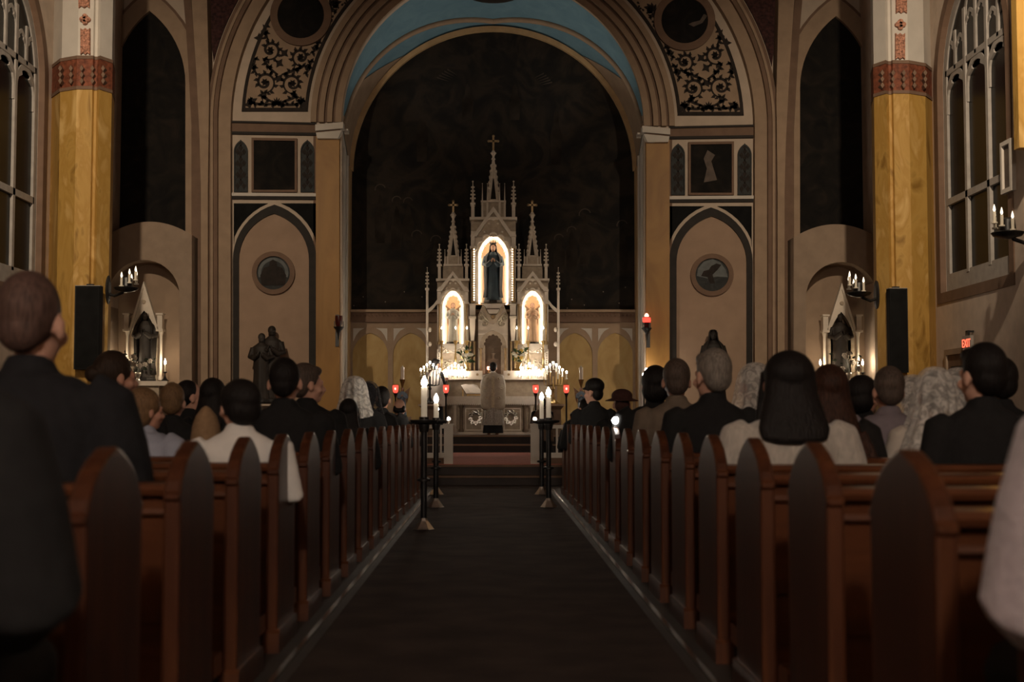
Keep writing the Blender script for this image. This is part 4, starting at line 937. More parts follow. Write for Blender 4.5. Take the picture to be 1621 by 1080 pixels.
# central tower
niche(781, 19.0, 408, 30, 480, 7, (745.5,816.5), 366, 2.3)
gable(781, 328, 33, 371, 4.0)
AP(rect(745.5,816.5,346,373), -0.06, 0.42, 'tower_block', 'altar_relief'); AP(rect(743.5,818.5,344.5,348.5), 0.10, 0.45, 'cornice')
for x in (748.5, 813):
    AP(rect(x-2.6,x+2.6,324,345), 0.03, 0.18, 'pinnacle_post'); AP(rect(x-4,x+4,321.5,324.5), 0.07, 0.22, 'pinnacle_cap')
    pinnacle(x, 286, 322, 3.6, 0.0)
    AP(rect(x-3,x+3,374,392), 0.08, 0.1, 'pier_block'); AP(rect(x-4.5,x+4.5,390.5,394), 0.11, 0.1, 'pier_cap')
    b, t = apt(x,480,0.09), apt(x,394,0.09)
    MB().lathe([(0.05,b.z),(0.05,b.z+0.06),(0.032,b.z+0.09),(0.030,t.z-0.08),(0.05,t.z)], (b.x,b.y), 10).build('colonnette', 'gilt', CUR or ha, True, world=True)
    mb = MB()
    for k in range(22): p = apt(x+(2.2 if x < 781 else -2.2), 396+k*3.8, 0.135); mb.ball(p, 0.012, 6, 4)
    o = mb.build('bulb_string', 'bulb', CUR or ha, True, world=True); o['kind'] = 'stuff'
AP(rect(763,799,318,346), -0.12, 0.45, 'spire_base', 'altar_relief'); AP(rect(761,801,316.5,319.5), -0.08, 0.5, 'cornice')
for x in (763.5,771.5,791,799): pinnacle(x, 288, 318, 1.9, -0.14, crockets=False); AP(rect(x-1.6,x+1.6,319,343), -0.08, 0.16, 'spire_pier')
spire(781, 250, 316, 9, 212, 236, 15)
# side towers
for s in (0, 1):
    m = (lambda x: x) if s == 0 else (lambda x: 1560.0-x)
    xc = m(717.0)
    tw = sorted((m(692.0), m(741.5)))
    niche(xc, 11.5, 487, 22, 546, 7, tuple(tw), 458, 2.1)
    gable(xc, 430, 22, 457, 3.2)
    AP(rect(tw[0],tw[1],443,459), -0.06, 0.42, 'tower_block', 'altar_relief'); AP(rect(tw[0]-1.5,tw[1]+1.5,441.5,445), 0.08, 0.45, 'cornice')
    for x in (m(695.5), m(738.5)):
        AP(rect(x-2.2,x+2.2,421,442), 0.02, 0.16, 'pinnacle_post'); AP(rect(x-3.8,x+3.8,418.5,421.5), 0.06, 0.2, 'pinnacle_cap')
        pinnacle(x, 386, 419, 3.2, 0.0)
        AP(rect(x-2.4,x+2.4,462,480), 0.06, 0.1, 'pier_block'); AP(rect(x-4,x+4,479,482), 0.10, 0.1, 'pier_cap')
        b, t = apt(x,546,0.08), apt(x,482,0.08)
        MB().lathe([(0.045,b.z),(0.045,b.z+0.06),(0.026,b.z+0.09),(0.024,t.z-0.08),(0.045,t.z)], (b.x,b.y), 10).build('colonnette', 'gilt', CUR or ha, True, world=True)
    AP(rect(xc-13,xc+13,405,420), -0.12, 0.42, 'spire_base', 'altar_relief'); AP(rect(xc-15,xc+15,417.5,420.5), -0.06, 0.45, 'cornice')
    AP(rect(xc-16,xc+16,420.5,442), -0.12, 0.42, 'spire_base', 'altar_relief')
    for dx in (-13,-8.5,8.5,13): pinnacle(xc+dx, 394, 417, 1.7, -0.10, crockets=False)
    spire(xc, 350, 405, 8, 316, 334, 13)
    # thin outer pinnacle with flying piece
    x = m(676.0)
    AP(rect(x-1.8,x+1.8,458,600), -0.02, 0.12, 'outer_shaft'); AP(rect(x-3,x+3,456,459), 0.02, 0.16, 'outer_cap'); pinnacle(x, 422, 456, 2.0, -0.07)
    fl = [(m(678),489),(m(686),482),(m(692),474),(m(692),480),(m(687),487),(m(682),492),(m(678),495)]
    AP(fl, -0.04, 0.10, 'flying_piece')
    for y in (522, 545): MB().ball(apt(m(680),y,0.0), (0.05,0.04,0.06), 8, 6).build('crocket', 'altar_white', CUR or ha, True, world=True)
    # corbel, scrolls, panel below the side niche
    AP([(xc-17,545),(xc+17,545),(xc+15,549),(xc+9,553),(xc,557),(xc-9,553),(xc-15,549)], 0.22, 0.05, 'corbel')
    AP(rect(xc-24,xc+24,546,600), -0.03, 0.42, 'tower_base', 'altar_white'); AP(rect(xc-18,xc+18,560,586), -0.01, 0.05, 'base_panel', 'altar_relief')
    mb = MB()
    for q in (-1, 1):
        for cx, cy, r in ((14,552,4.2),(18,556,3.0),(9,556,3.0)):
            pts = [apt(xc+q*(cx+r*(1-0.7*t)*cos(5.5*t)), cy+r*(1-0.7*t)*sin(5.5*t), 0.10) for t in [k/12 for k in range(13)]]
            mb.tube(pts, 0.022, 6)
        for cx, cy, r in ((5,572,4.5),(12,573,4.0),(8.5,579,3.0),(15,580,2.5)):
            pts = [apt(xc+q*(cx+r*(1-0.7*t)*cos(5.5*t)), cy+r*(1-0.7*t)*sin(5.5*t), 0.03) for t in [k/12 for k in range(13)]]
            mb.tube(pts, 0.022, 6)
    mb.build('scroll_carving', 'silver_relief', CUR or ha, True, world=True)
    for x in (xc-22, xc+22):
        AP(rect(x-3,x+3,553,590), 0.05, 0.05, 'base_pilaster')
        mb = MB()
        for k in range(9): mb.ball(apt(x,557+k*3.6,0.055), (0.018,0.015,0.02), 6, 4)
        mb.build('pilaster_beads', 'altar_relief', CUR or ha, True, world=True)
    # pilaster between the towers: pale bracket over dark colonnettes
    x = m(748.0)
    AP(rect(x-4.5,x+4.5,483,500), 0.10, 0.3, 'pilaster_block'); AP(rect(x-5,x+5,481.5,484), 0.14, 0.3, 'pilaster_cap')
    AP([(x-4.5,503),(x+4.5,503),(x+4,522),(x+2.5,540),(x-2.5,540),(x-4,522)], 0.14, 0.1, 'bracket'); AP(rect(x-5.5,x+5.5,501.5,504.5), 0.18, 0.2, 'pilaster_cap')
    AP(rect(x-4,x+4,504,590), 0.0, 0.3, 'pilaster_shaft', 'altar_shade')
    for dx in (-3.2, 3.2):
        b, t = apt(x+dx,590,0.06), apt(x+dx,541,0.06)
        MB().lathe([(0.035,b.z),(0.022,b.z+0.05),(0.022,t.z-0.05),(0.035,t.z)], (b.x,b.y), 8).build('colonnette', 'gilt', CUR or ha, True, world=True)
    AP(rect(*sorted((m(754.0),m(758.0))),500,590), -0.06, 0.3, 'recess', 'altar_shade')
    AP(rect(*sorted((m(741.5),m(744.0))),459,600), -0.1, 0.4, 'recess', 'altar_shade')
CUR = None
# panel with pedestal and tabernacle
AP([(757,594),(804,594),(804,500),(797,482),(764,482),(757,500)], 0.0, 0.3, 'centre_panel')
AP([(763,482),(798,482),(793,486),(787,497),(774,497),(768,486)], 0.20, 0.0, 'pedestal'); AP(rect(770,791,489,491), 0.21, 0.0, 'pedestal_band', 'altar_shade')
AP([(762,486),(766,486),(780.5,508),(795,486),(799,486),(786,511),(780.5,514),(775,511)], 0.08, 0.0, 'chevron', 'altar_relief')
MB().ball(apt(780.5,502,0.06), (0.05,0.04,0.05), 10, 8).build('boss', 'gilt', ha, True, world=True)
mb = MB()
for q in (-1, 1):
    for cx, cy, r in ((13,512,4.6),(18,504,3.4),(10,507,2.8),(20,498,2.4)):
        mb.tube([apt(780.5+q*(cx+r*(1-0.72*t)*cos(6.2*t)), cy+r*(1-0.72*t)*sin(6.2*t), 0.04) for t in [k/14 for k in range(15)]], 0.024, 6)
    mb.tube([apt(780.5+q*4,512,0.05), apt(780.5+q*10,506,0.06), apt(780.5+q*16,499,0.05), apt(780.5+q*20,494,0.04)], [0.012,0.03,0.03,0.012], 6)
mb.build('scroll_carving', 'silver_relief', ha, True, world=True)
AP([(757,528),(768,527),(780.5,520),(793,527),(804,528),(804,530.5),(793,530),(780.5,523.5),(768,530),(757,530.5)], 0.09, 0.0, 'hood_moulding', 'altar_white')
tb = foil_arch(780.5, 12.5, 548, 17, 592, 7); to = gothic_px(780.5, 21, 548, 24, 592.5, 10)
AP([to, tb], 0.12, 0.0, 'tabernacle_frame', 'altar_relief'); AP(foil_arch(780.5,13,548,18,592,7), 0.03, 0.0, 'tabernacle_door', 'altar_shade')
mb = MB(); c = apt(780.5,556,0.06)
mb.box(c.x-0.02,c.x+0.02,c.y-0.02,c.y+0.02,c.z-0.15,c.z+0.22); mb.box(c.x-0.10,c.x+0.10,c.y-0.02,c.y+0.02,c.z+0.08,c.z+0.12); mb.box(c.x-0.14,c.x+0.14,c.y-0.03,c.y+0.02,c.z-0.24,c.z-0.18); mb.lathe([(0.05,c.z-0.18),(0.03,c.z-0.12),(0.06,c.z-0.05)], (c.x,c.y), 8)
mb.build('tabernacle_cross', 'altar_shade', ha, True, world=True)
for x in (761, 800):
    b, t = apt(x,594,0.14), apt(x,552,0.14); MB().lathe([(0.05,b.z),(0.028,b.z+0.06),(0.028,t.z-0.05),(0.05,t.z)], (b.x,b.y), 8).build('colonnette', 'gilt', ha, True, world=True)
# gradines and back of the lower altar
AP(rect(698,764,588,600), 0.42, 0.4, 'gradine'); AP(rect(797,863,588,600), 0.42, 0.4, 'gradine'); AP(rect(698,863,594,601), 0.30, 0.4, 'gradine')
AP(rect(694,867,600,690), 0.12, 0.4, 'altar_back', 'altar_relief')
AP(rect(695,866,600,602), 0.45, 0.3, 'ledge', 'altar_white')
for x in (756,805): AP(circle_px(x,594,2,10), 0.44, -0.40, 'gradine_boss', 'gilt')

# altar table --------------------------------------------------------
TY = 30.55
at = thing('altar_table', 'carved pale altar table with relief front before the gothic altar', 'altar table', (0, TY, 0.66))
def TP(pts, d0, d1, name, mat, parent=at):
    loops = pts if isinstance(pts[0][0], (list, tuple)) else [pts]
    return MB().prism([[P(x,y,TY) for x,y in l] for l in loops], TY-d0, TY+d1).build(name, mat, parent, world=True)
zt = P(780,628,TY)[1]
MB().box(P(706,628,TY)[0],P(855,628,TY)[0],TY-0.05,TY+0.62,zt-0.12,zt-0.01).build('tabletop', 'altar_white', at, world=True)
MB().box(P(714,650,TY)[0],P(847,650,TY)[0],TY+0.05,TY+0.55,0.66,zt-0.12).build('front_panel', 'altar_relief', at, world=True)
TP(rect(710,851,684,690), 0.04, 0.5, 'plinth', 'altar_white')
for x in (720, 730, 831, 841):
    b, t = Vector((P(x,684,TY)[0],TY,P(x,684,TY)[1])), P(x,642,TY)
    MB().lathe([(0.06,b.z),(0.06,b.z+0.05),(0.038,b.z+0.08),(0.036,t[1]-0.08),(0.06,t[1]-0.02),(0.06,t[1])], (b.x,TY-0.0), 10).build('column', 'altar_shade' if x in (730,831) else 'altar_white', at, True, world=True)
for x0, x1 in ((738,762),(799,823)):
    TP([rect(x0-2,x1+2,646,682), rect(x0,x1,648,680)], -0.02, 0.06, 'panel_frame', 'altar_white')
mb = MB()
for q in (-1, 1):
    mb = MB()
    for k in range(9):
        a = k*2*pi/9; cx, cy = 780.5+q*28+8*cos(a), 661+9*sin(a)
        mb.tube([Vector((P(cx+3*(1-0.6*t)*cos(6*t+a),cy+3*(1-0.6*t)*sin(6*t+a),TY)[0], TY+0.0, P(cx,cy+3*(1-0.6*t)*sin(6*t+a),TY)[1])) for t in [j/8 for j in range(9)]], 0.022, 5)
    mb.build('wreath_relief', 'steel', at, True, world=True)
# altar cloth with a scalloped lace hem
cl = thing('altar_cloth', 'white altar cloth with scalloped lace hem over the altar table', 'cloth', (0,TY,zt-0.01))
x0, x1 = P(705,628,TY)[0], P(856,628,TY)[0]
MB().box(x0,x1,TY-0.065,TY+0.6,zt-0.008,zt+0.006).build('cloth_top', 'linen', cl, world=True)
n = 44; pts = [(x0,zt+0.004),(x1,zt+0.004)]; zl = P(780,639,TY)[1]
for k in range(n, -1, -1):
    xx = x0+(x1-x0)*k/n; pts.append((xx, zl))
    if k: pts += [(xx-(x1-x0)/n*0.25, zl-0.03), (xx-(x1-x0)/n*0.5, zl-0.042), (xx-(x1-x0)/n*0.75, zl-0.03)]
MB().prism(pts, TY-0.075, TY-0.062).build('lace_hem', 'linen', cl, world=True)

# ------------------------------------------------------------------ candles and vessels
def flame_mesh():
    return MB().lathe([(0.002,0),(0.011,0.010),(0.015,0.024),(0.011,0.044),(0.004,0.066),(0.001,0.078)], n=8).mesh('flame', True)
FLAME_ME = flame_mesh()
def add_flame(t, p, sc=1.0, mat='flame', name='flame', parent=None):
    o = link(name, FLAME_ME, mat, parent or t); o.location = p; o.scale = (sc,)*3; return o
def candlestick(label, loc, h_stick, h_candle, fl=1.1, r=0.022, group=None, stick='brass', name='candlestick'):
    t = thing(name, label, 'candlestick', loc, 0, group)
    h = h_stick
    MB().lathe([(0.085,0),(0.085,0.02),(0.05,0.05),(0.022,0.09),(0.018,h*0.35),(0.034,h*0.42),(0.018,h*0.5),(0.016,h*0.85),(0.04,h*0.93),(0.055,h),(0.03,h+0.01)], n=12).build('stick', stick, t, True)
    c = MB().lathe([(r,h),(r,h+h_candle-0.005),(r*0.6,h+h_candle)], n=10).build('candle', 'wax', t, True)
    add_flame(t, (0,0,h+h_candle), fl, parent=c)
    return t
for k, x in enumerate((699,721,739,818,836,860)):
    X, Z = P(x, 588, AY-0.3); Zf = P(x, 521, AY-0.3)[1]
    nm = ['outermost tall gilt altar candle','middle tall gilt altar candle','innermost tall gilt altar candle'][k if k < 3 else 5-k]
    candlestick(nm + (' on the surpliced server side' if k < 3 else ' on the stone pedestal side'), (X, AY-0.3, Z), (Zf-Z)*0.72, (Zf-Z)*0.28, 0.8, 0.016, 'tall altar candlesticks')
def candelabrum(label, loc, bulbs, h, base_r=0.12, stick='brass', bulb_r=0.026, cand=0.12, mat='bulb_c'):
    """stem with curved arms; bulbs = (dx, z) of each light"""
    t = thing('candelabrum', label, 'candelabrum', loc)
    MB().lathe([(base_r,0),(base_r,0.03),(base_r*0.4,0.09),(0.025,0.16),(0.02,h*0.5),(0.04,h*0.55),(0.02,h*0.62),(0.018,h)], n=12).build('stem', stick, t, True)
    for k, (dx, dy, z) in enumerate(bulbs):
        zb = z-cand
        if abs(dx) > 0.01 or abs(dy) > 0.01:
            MB().tube([(0,0,h*0.72),(dx*0.45,dy*0.45,h*0.66),(dx*0.92,dy*0.92,h*0.70),(dx,dy,zb)], 0.010, 6).build('arm', stick, t, True)
        c = MB().lathe([(0.028,zb),(0.030,zb+0.012),(0.014,zb+0.016),(0.014,z)], (dx,dy), 8).build('candle', 'wax', t, True)
        MB().ball((dx,dy,z+bulb_r*0.9), (bulb_r*0.8,bulb_r*0.8,bulb_r*1.2), 8, 6).build('bulb', mat, c, True)
    return t
glow('bulb_c', (1.0,0.86,0.70), 150.0); mk('wax_glow', (0.75,0.70,0.60), 0.5, 0.03, 6, emit=(1.0,0.80,0.55), emit_s=0.16)  # candle wax given its own faint glow for flame light passing through
for q, (x, lab) in enumerate(((720.5,'cluster of bright electric candles on altar ledge at the surpliced server side'),(838,'cluster of bright electric candles on altar ledge at the stone pedestal side'))):
    Yc = AY-0.36; X, Z = P(x, 601, Yc); kk = Yc/F_PX
    bl = [(dx*kk, dy, (601-y)*kk) for dx, y, dy in ((0,577,0),(-5.5,581,-.05),(5.5,581,-.05),(-10.5,584,0),(10.5,584,0),(-15,588,0),(15,588,0),(-8,590,-.12),(0,589,-.14),(8,590,-.12),(-17,592,-.06),(17,592,-.06),(-12.5,594,-.14),(12.5,594,-.14),(-4,594,-.18),(4,594,-.18))]
    t = candelabrum(lab, (X, Yc, P(x,601,Yc)[1]), bl, 14*kk, 0.09, cand=0.07, bulb_r=0.023)
Yc = 29.5; kk = Yc/F_PX
arc7 = [(5.0*i*kk, 0.05*abs(i), (642-(578+3.6*abs(i)))*kk) for i in range(-3,4)]
ped_z = P(876,640,Yc)[1]
for q, (x, lab) in enumerate(((680.5,'branched candelabrum of seven lights behind the surpliced server'),(876,'branched candelabrum of lights on the stone pedestal'))):
    X = P(x,640,Yc)[0]
    t2 = thing('pedestal', ['stone pedestal behind the surpliced server','square stone pedestal under the branched candelabrum'][q], 'pedestal', (X, Yc, 0.48))
    MB().lathe([(0.30,0),(0.30,0.10),(0.24,0.14),(0.22,ped_z-0.48-0.12),(0.30,ped_z-0.48-0.05),(0.30,ped_z-0.48)], n=4, rot=pi/4).build('shaft', 'altar_shade', t2)
    MB().box(-0.24,0.24,-0.24,0.24,ped_z-0.48-0.04,ped_z-0.48-0.004).build('slab', 'altar_relief', t2)
    bl = arc7 + ([(21*kk,0,(642-593)*kk)] if q else [])
    candelabrum(lab, (X, Yc, ped_z), bl, 44*kk, 0.13, stick='iron' if q == 0 else 'brass', bulb_r=0.025, cand=0.13)
# red sanctuary lamp beside the tabernacle
X, Z = P(773.5,590,AY-0.3)
t = thing('sanctuary_lamp', 'tiny red lamp glowing by the tabernacle door', 'lamp', (X,AY-0.3,Z))
MB().lathe([(0.03,0),(0.03,0.01),(0.012,0.02),(0.012,0.06)], n=10).build('foot', 'brass', t); MB().lathe([(0.012,0.06),(0.035,0.07),(0.04,0.11),(0.034,0.14)], n=10).build('glass', 'red_core', t, True)
# altar missal on its stand
X, Z = P(747,627,TY)
t = thing('missal_stand', 'sloping gilt missal stand on the altar cloth', 'book stand', (X,TY+0.12,zt+0.006), 0.5)
MB().add([(-0.2,-0.12,0.02),(0.2,-0.12,0.02),(0.2,0.14,0.22),(-0.2,0.14,0.22),(-0.2,-0.12,0.045),(0.2,-0.12,0.045),(0.2,0.14,0.245),(-0.2,0.14,0.245)],[(0,3,2,1),(4,5,6,7),(0,1,5,4),(1,2,6,5),(2,3,7,6),(3,0,4,7)]).build('desk', 'brass', t)
for q in (-1,1): MB().tube([(q*0.17,0.12,0.0),(q*0.17,0.12,0.22)], 0.012, 6).build('leg', 'brass', t); MB().tube([(q*0.17,-0.11,0.0),(q*0.17,-0.11,0.03)], 0.012, 6).build('leg', 'brass', t)
t = thing('missal', 'open missal with cream pages on the sloping stand', 'book', (X,TY+0.12,zt+0.03), 0.5)
for q in (-1,1):
    MB().add([(0,-0.12,0.035),(q*0.21,-0.12,0.028),(q*0.21,0.13,0.22),(0,0.13,0.228),(0,-0.12,0.055),(q*0.10,-0.12,0.062),(q*0.21,-0.12,0.040),(q*0.21,0.13,0.232),(q*0.10,0.13,0.255),(0,0.13,0.248)],[(0,1,2,3),(4,5,8,9),(5,6,7,8),(0,4,9,3),(1,6,7,2),(0,1,6,5,4),(3,2,7,8,9)]).build('page_block', 'linen', t)
MB().add([(-0.22,-0.13,0.020),(0.22,-0.13,0.020),(0.22,0.14,0.222),(-0.22,0.14,0.222),(-0.22,-0.13,0.027),(0.22,-0.13,0.027),(0.22,0.14,0.229),(-0.22,0.14,0.229)],[(0,3,2,1),(4,5,6,7),(0,1,5,4),(1,2,6,5),(2,3,7,6),(3,0,4,7)]).build('cover', 'hat_brown', t)
# flowers
def bouquet(label, loc, w, h, n, mats, leafm='leaf', vase='brass', fr=0.045, seed=1):
    r = random.Random(seed); t = thing('flower_arrangement', label, 'flowers', loc)
    MB().lathe([(0.06,0),(0.065,0.02),(0.035,0.06),(0.07,0.14),(0.075,0.18),(0.06,0.20)], n=12).build('vase', vase, t, True)
    st = MB()
    for k in range(n):
        a = r.uniform(0,2*pi); u = r.random()**0.6; x, y, z = w*u*cos(a), 0.6*w*u*sin(a), 0.22+h*(0.15+0.85*r.random()*(1-0.5*u))
        st.tube([(0,0,0.17),(x*0.6,y*0.6,z*0.7),(x,y,z)], 0.005, 4)
        f = MB(); b0 = r.uniform(0,pi)
        for j in range(6):
            b = b0+j*pi/3; f.ball((x+fr*0.55*cos(b), y-fr*0.3, z+fr*0.55*sin(b)), (fr*0.45,fr*0.3,fr*0.45), 6, 4)
        f.ball((x,y-fr*0.45,z), fr*0.3, 6, 4)
        f.build('blossom', mats[k % len(mats)], t, True)
    st.build('stems', leafm, t)
    for k in range(n*2):
        a = r.uniform(0,2*pi); u = r.random()**0.5; x, y, z = 1.1*w*u*cos(a), 0.6*w*u*sin(a), 0.2+h*r.random(); l = r.uniform(0.07,0.13); b = r.uniform(-0.3,pi+0.3)
        dx, dz = l*cos(b), l*sin(b); nx, nz = -dz*0.25, dx*0.25
        MB().add([(x,y,z),(x+dx*.4+nx,y-0.02,z+dz*.4+nz),(x+dx,y,z+dz),(x+dx*.4-nx,y-0.02,z+dz*.4-nz),(x+dx*.4,y+0.012,z+dz*.4)],[(0,1,2),(0,2,3),(0,4,1),(1,4,2),(2,4,3),(3,4,0)]).build('leaf', leafm, t)
    return t
X, Z = P(740,588,AY-0.3); bouquet('white and green flowers on altar ledge beside the missal', (X,AY-0.45,Z), 0.16, 0.30, 12, ['petal_white','petal_white','petal_yellow'], seed=3)
X, Z = P(821,588,AY-0.3); bouquet('white and yellow flowers on altar ledge nearer the stone pedestal', (X,AY-0.45,Z), 0.16, 0.30, 14, ['petal_white','petal_yellow'], seed=8)

# communion rail -----------------------------------------------------
GY = 21.42
for s in (-1, 1):
    t = thing('communion_rail', 'pale wooden communion rail with end post, ' + SN[s], 'railing', (s*0.69, GY, 0.30))
    xp = [P(*(( (703,700) if s < 0 else (840,700))), GY)[0], P(*(((717,700) if s < 0 else (853.5,700))), GY)[0]]
    zt_, z1, z2, z3 = P(710,673,GY)[1], P(710,678.5,GY)[1], P(710,717,GY)[1], P(710,725,GY)[1]
    MB().box(xp[0],xp[1],GY-0.07,GY+0.07,0.30,zt_).build('end_post', 'rail_white', t, world=True)
    MB().box(xp[0]-0.015,xp[1]+0.015,GY-0.085,GY+0.085,zt_,zt_+0.02).build('post_cap', 'rail_white', t, world=True)
    xo = xp[0] if s < 0 else xp[1]; xa, xb = sorted((xo, s*7.0))
    MB().box(xa,xb,GY-0.05,GY+0.05,z1,zt_).build('top_rail', 'rail_white', t, world=True); MB().box(xa,xb,GY-0.04,GY+0.04,z3,z2).build('bottom_rail', 'rail_white', t, world=True)
    MB().box(xa,xb,GY-0.03,GY+0.03,0.30,z3).build('kick_board', 'brown', t, world=True)
    for k in range(53):
        x = xo + s*(0.05+k*0.115); MB().box(x-0.016,x+0.016,GY-0.016,GY+0.016,z2,z1).build('baluster', 'rail_white', t, world=True)
    t2 = thing('votive_light', 'small glass votive light standing on rail post, ' + SN[s], 'candle', ((xp[0]+xp[1])/2, GY, zt_+0.02))
    MB().lathe([(0.028,0),(0.030,0.005),(0.026,0.015),(0.030,0.04),(0.028,0.055)], n=10).build('cup', 'steel', t2, True)
    MB().ball((0,0,0.075), (0.026,0.026,0.03), 10, 8).build('bulb', 'bulb_c' , t2, True)

# black aisle candle stands ------------------------------------------
def aisle_stand(label, X, Y, z_pan, z_top):
    t = thing('candle_stand', label, 'candle stand', (X, Y, 0), 0, 'candle stands along the aisle')
    MB().lathe([(0.100,0),(0.100,0.008),(0.092,0.014),(0.04,0.085),(0.026,0.115)], n=6).build('base', 'steel', t)
    MB().lathe([(0.108,0),(0.108,0.006),(0.10,0.007)], n=24).build('base_rim', 'iron', t)
    MB().tube([(0,0,0.11),(0,0,z_pan-0.02)], 0.029, 12).build('pole', 'iron', t, True)
    zc = z_pan*0.46; MB().lathe([(0.030,zc-0.02),(0.062,zc-0.012),(0.062,zc+0.008),(0.030,zc+0.02)], n=16).build('collar', 'iron', t, True)
    MB().lathe([(0.04,z_pan-0.10),(0.05,z_pan-0.05),(0.05,z_pan-0.03),(0.125,z_pan-0.012),(0.13,z_pan+0.012),(0.12,z_pan+0.014),(0.115,z_pan-0.002),(0.045,z_pan-0.008),(0.045,z_pan+0.04)], n=20).build('drip_pan', 'iron', t, True)
    c = MB().lathe([(0.028,z_pan),(0.028,z_top-0.01),(0.016,z_top)], n=14).build('candle', 'wax_glow', t, True)
    o = MB().lathe([(0.006,z_top),(0.024,z_top+0.015),(0.029,z_top+0.035),(0.021,z_top+0.065),(0.008,z_top+0.09),(0.002,z_top+0.10)], n=12).build('flame', 'bulb_c', c, True)
for lab, x, Y, yp, ytop in (('black candle stand with the tallest candle, farthest from the rail',671,12.6,667,612),('second black candle stand from the rail opposite the globe lamp',690,15.7,667,637),
                            ('black candle stand hidden close behind another, opposite the globe lamp',691,18.3,668,652),('black candle stand farther from the rail on the globe lamp side',868.5,15.7,667,627),('black candle stand nearest the rail on the globe lamp side',857.5,18.3,668,633)):
    X = P(x,760,Y)[0]; aisle_stand(lab, X, Y, P(x,yp,Y)[1], P(x,ytop,Y)[1])

# red torches by the altar --------------------------------------------
for lab, x, Y, y0 in (('red glass torch on black pole before the surpliced server',706,28.3,0.30),('red glass torch on black pole beside the pale pilaster angel',626,28.3,0.30),('red glass torch nearest altar before the stone pedestal',848,28.3,0.30),('red glass torch between pedestal and angel candle bearer',896.5,28.3,0.30)):
    X, Z = P(x,622,Y); t = thing('red_torch', lab, 'lamp', (X,Y,0.30)); h = Z-0.30
    MB().lathe([(0.13,0),(0.13,0.02),(0.03,0.05)], n=12).build('base', 'iron', t); MB().tube([(0,0,0.04),(0,0,h-0.08)], 0.018, 8).build('pole', 'iron', t)
    MB().lathe([(0.018,h-0.10),(0.03,h-0.05),(0.05,h-0.01),(0.03,h)], n=10).build('socket', 'iron', t, True)
    MB().lathe([(0.028,h),(0.052,h+0.03),(0.058,h+0.12),(0.054,h+0.16)], n=12).build('glass', 'red_glow', t, True)
    MB().ball((0,-0.040,h+0.085), (0.022,0.022,0.036), 8, 6).build('flame', 'red_core', t, True)
    MB().lathe([(0.054,h+0.155),(0.062,h+0.16),(0.062,h+0.175),(0.05,h+0.175)], n=12).build('rim', 'brass', t)
# ================================================================== STATUES
mk('statue_blue', (0.030,0.050,0.066), 0.5, 0.3, 8); mk('statue_navy', (0.020,0.024,0.030), 0.6, 0.3, 8); mk('statue_red', (0.10,0.05,0.04), 0.6, 0.2, 8); mk('statue_white', (0.26,0.255,0.23), 0.6, 0.08, 8); mk('statue_rose', (0.30,0.20,0.13), 0.6, 0.12, 8)
mk('statue_dark', (0.016,0.013,0.011), 0.6, 0.3, 8); mk('statue_skin', (0.45,0.27,0.19), 0.55, 0.08, 8); mk('statue_umber', (0.022,0.016,0.0125), 0.6, 0.3, 6); mk('statue_hair', (0.06,0.032,0.018), 0.6, 0.2, 8)
mk('statue_grey', (0.045,0.038,0.032), 0.6, 0.25, 6); mk('sky_blue', (0.16,0.24,0.32), 0.6, 0.15, 8)
_sc = {}
def fold_rings(prof, n=28, amp=0.06, ph=0.0):
    out = []
    for z, rx, ry, yo in prof:
        k = amp*(1-min(1, max(0,(z-0.05)/0.75)))
        out.append([((rx*(1+k*sin(7*t+ph+z*2)))*cos(t), yo+(ry*(1+k*sin(7*t+ph+z*2)))*sin(t), z) for t in [2*pi*i/n for i in range(n)]])
    return out
ROBE = [(0,0.150,0.115,0),(0.08,0.140,0.110,0),(0.3,0.118,0.098,0),(0.5,0.112,0.092,0),(0.62,0.120,0.092,0),(0.72,0.138,0.084,0),(0.775,0.128,0.072,0),(0.81,0.075,0.055,0),(0.84,0.038,0.040,-0.005)]
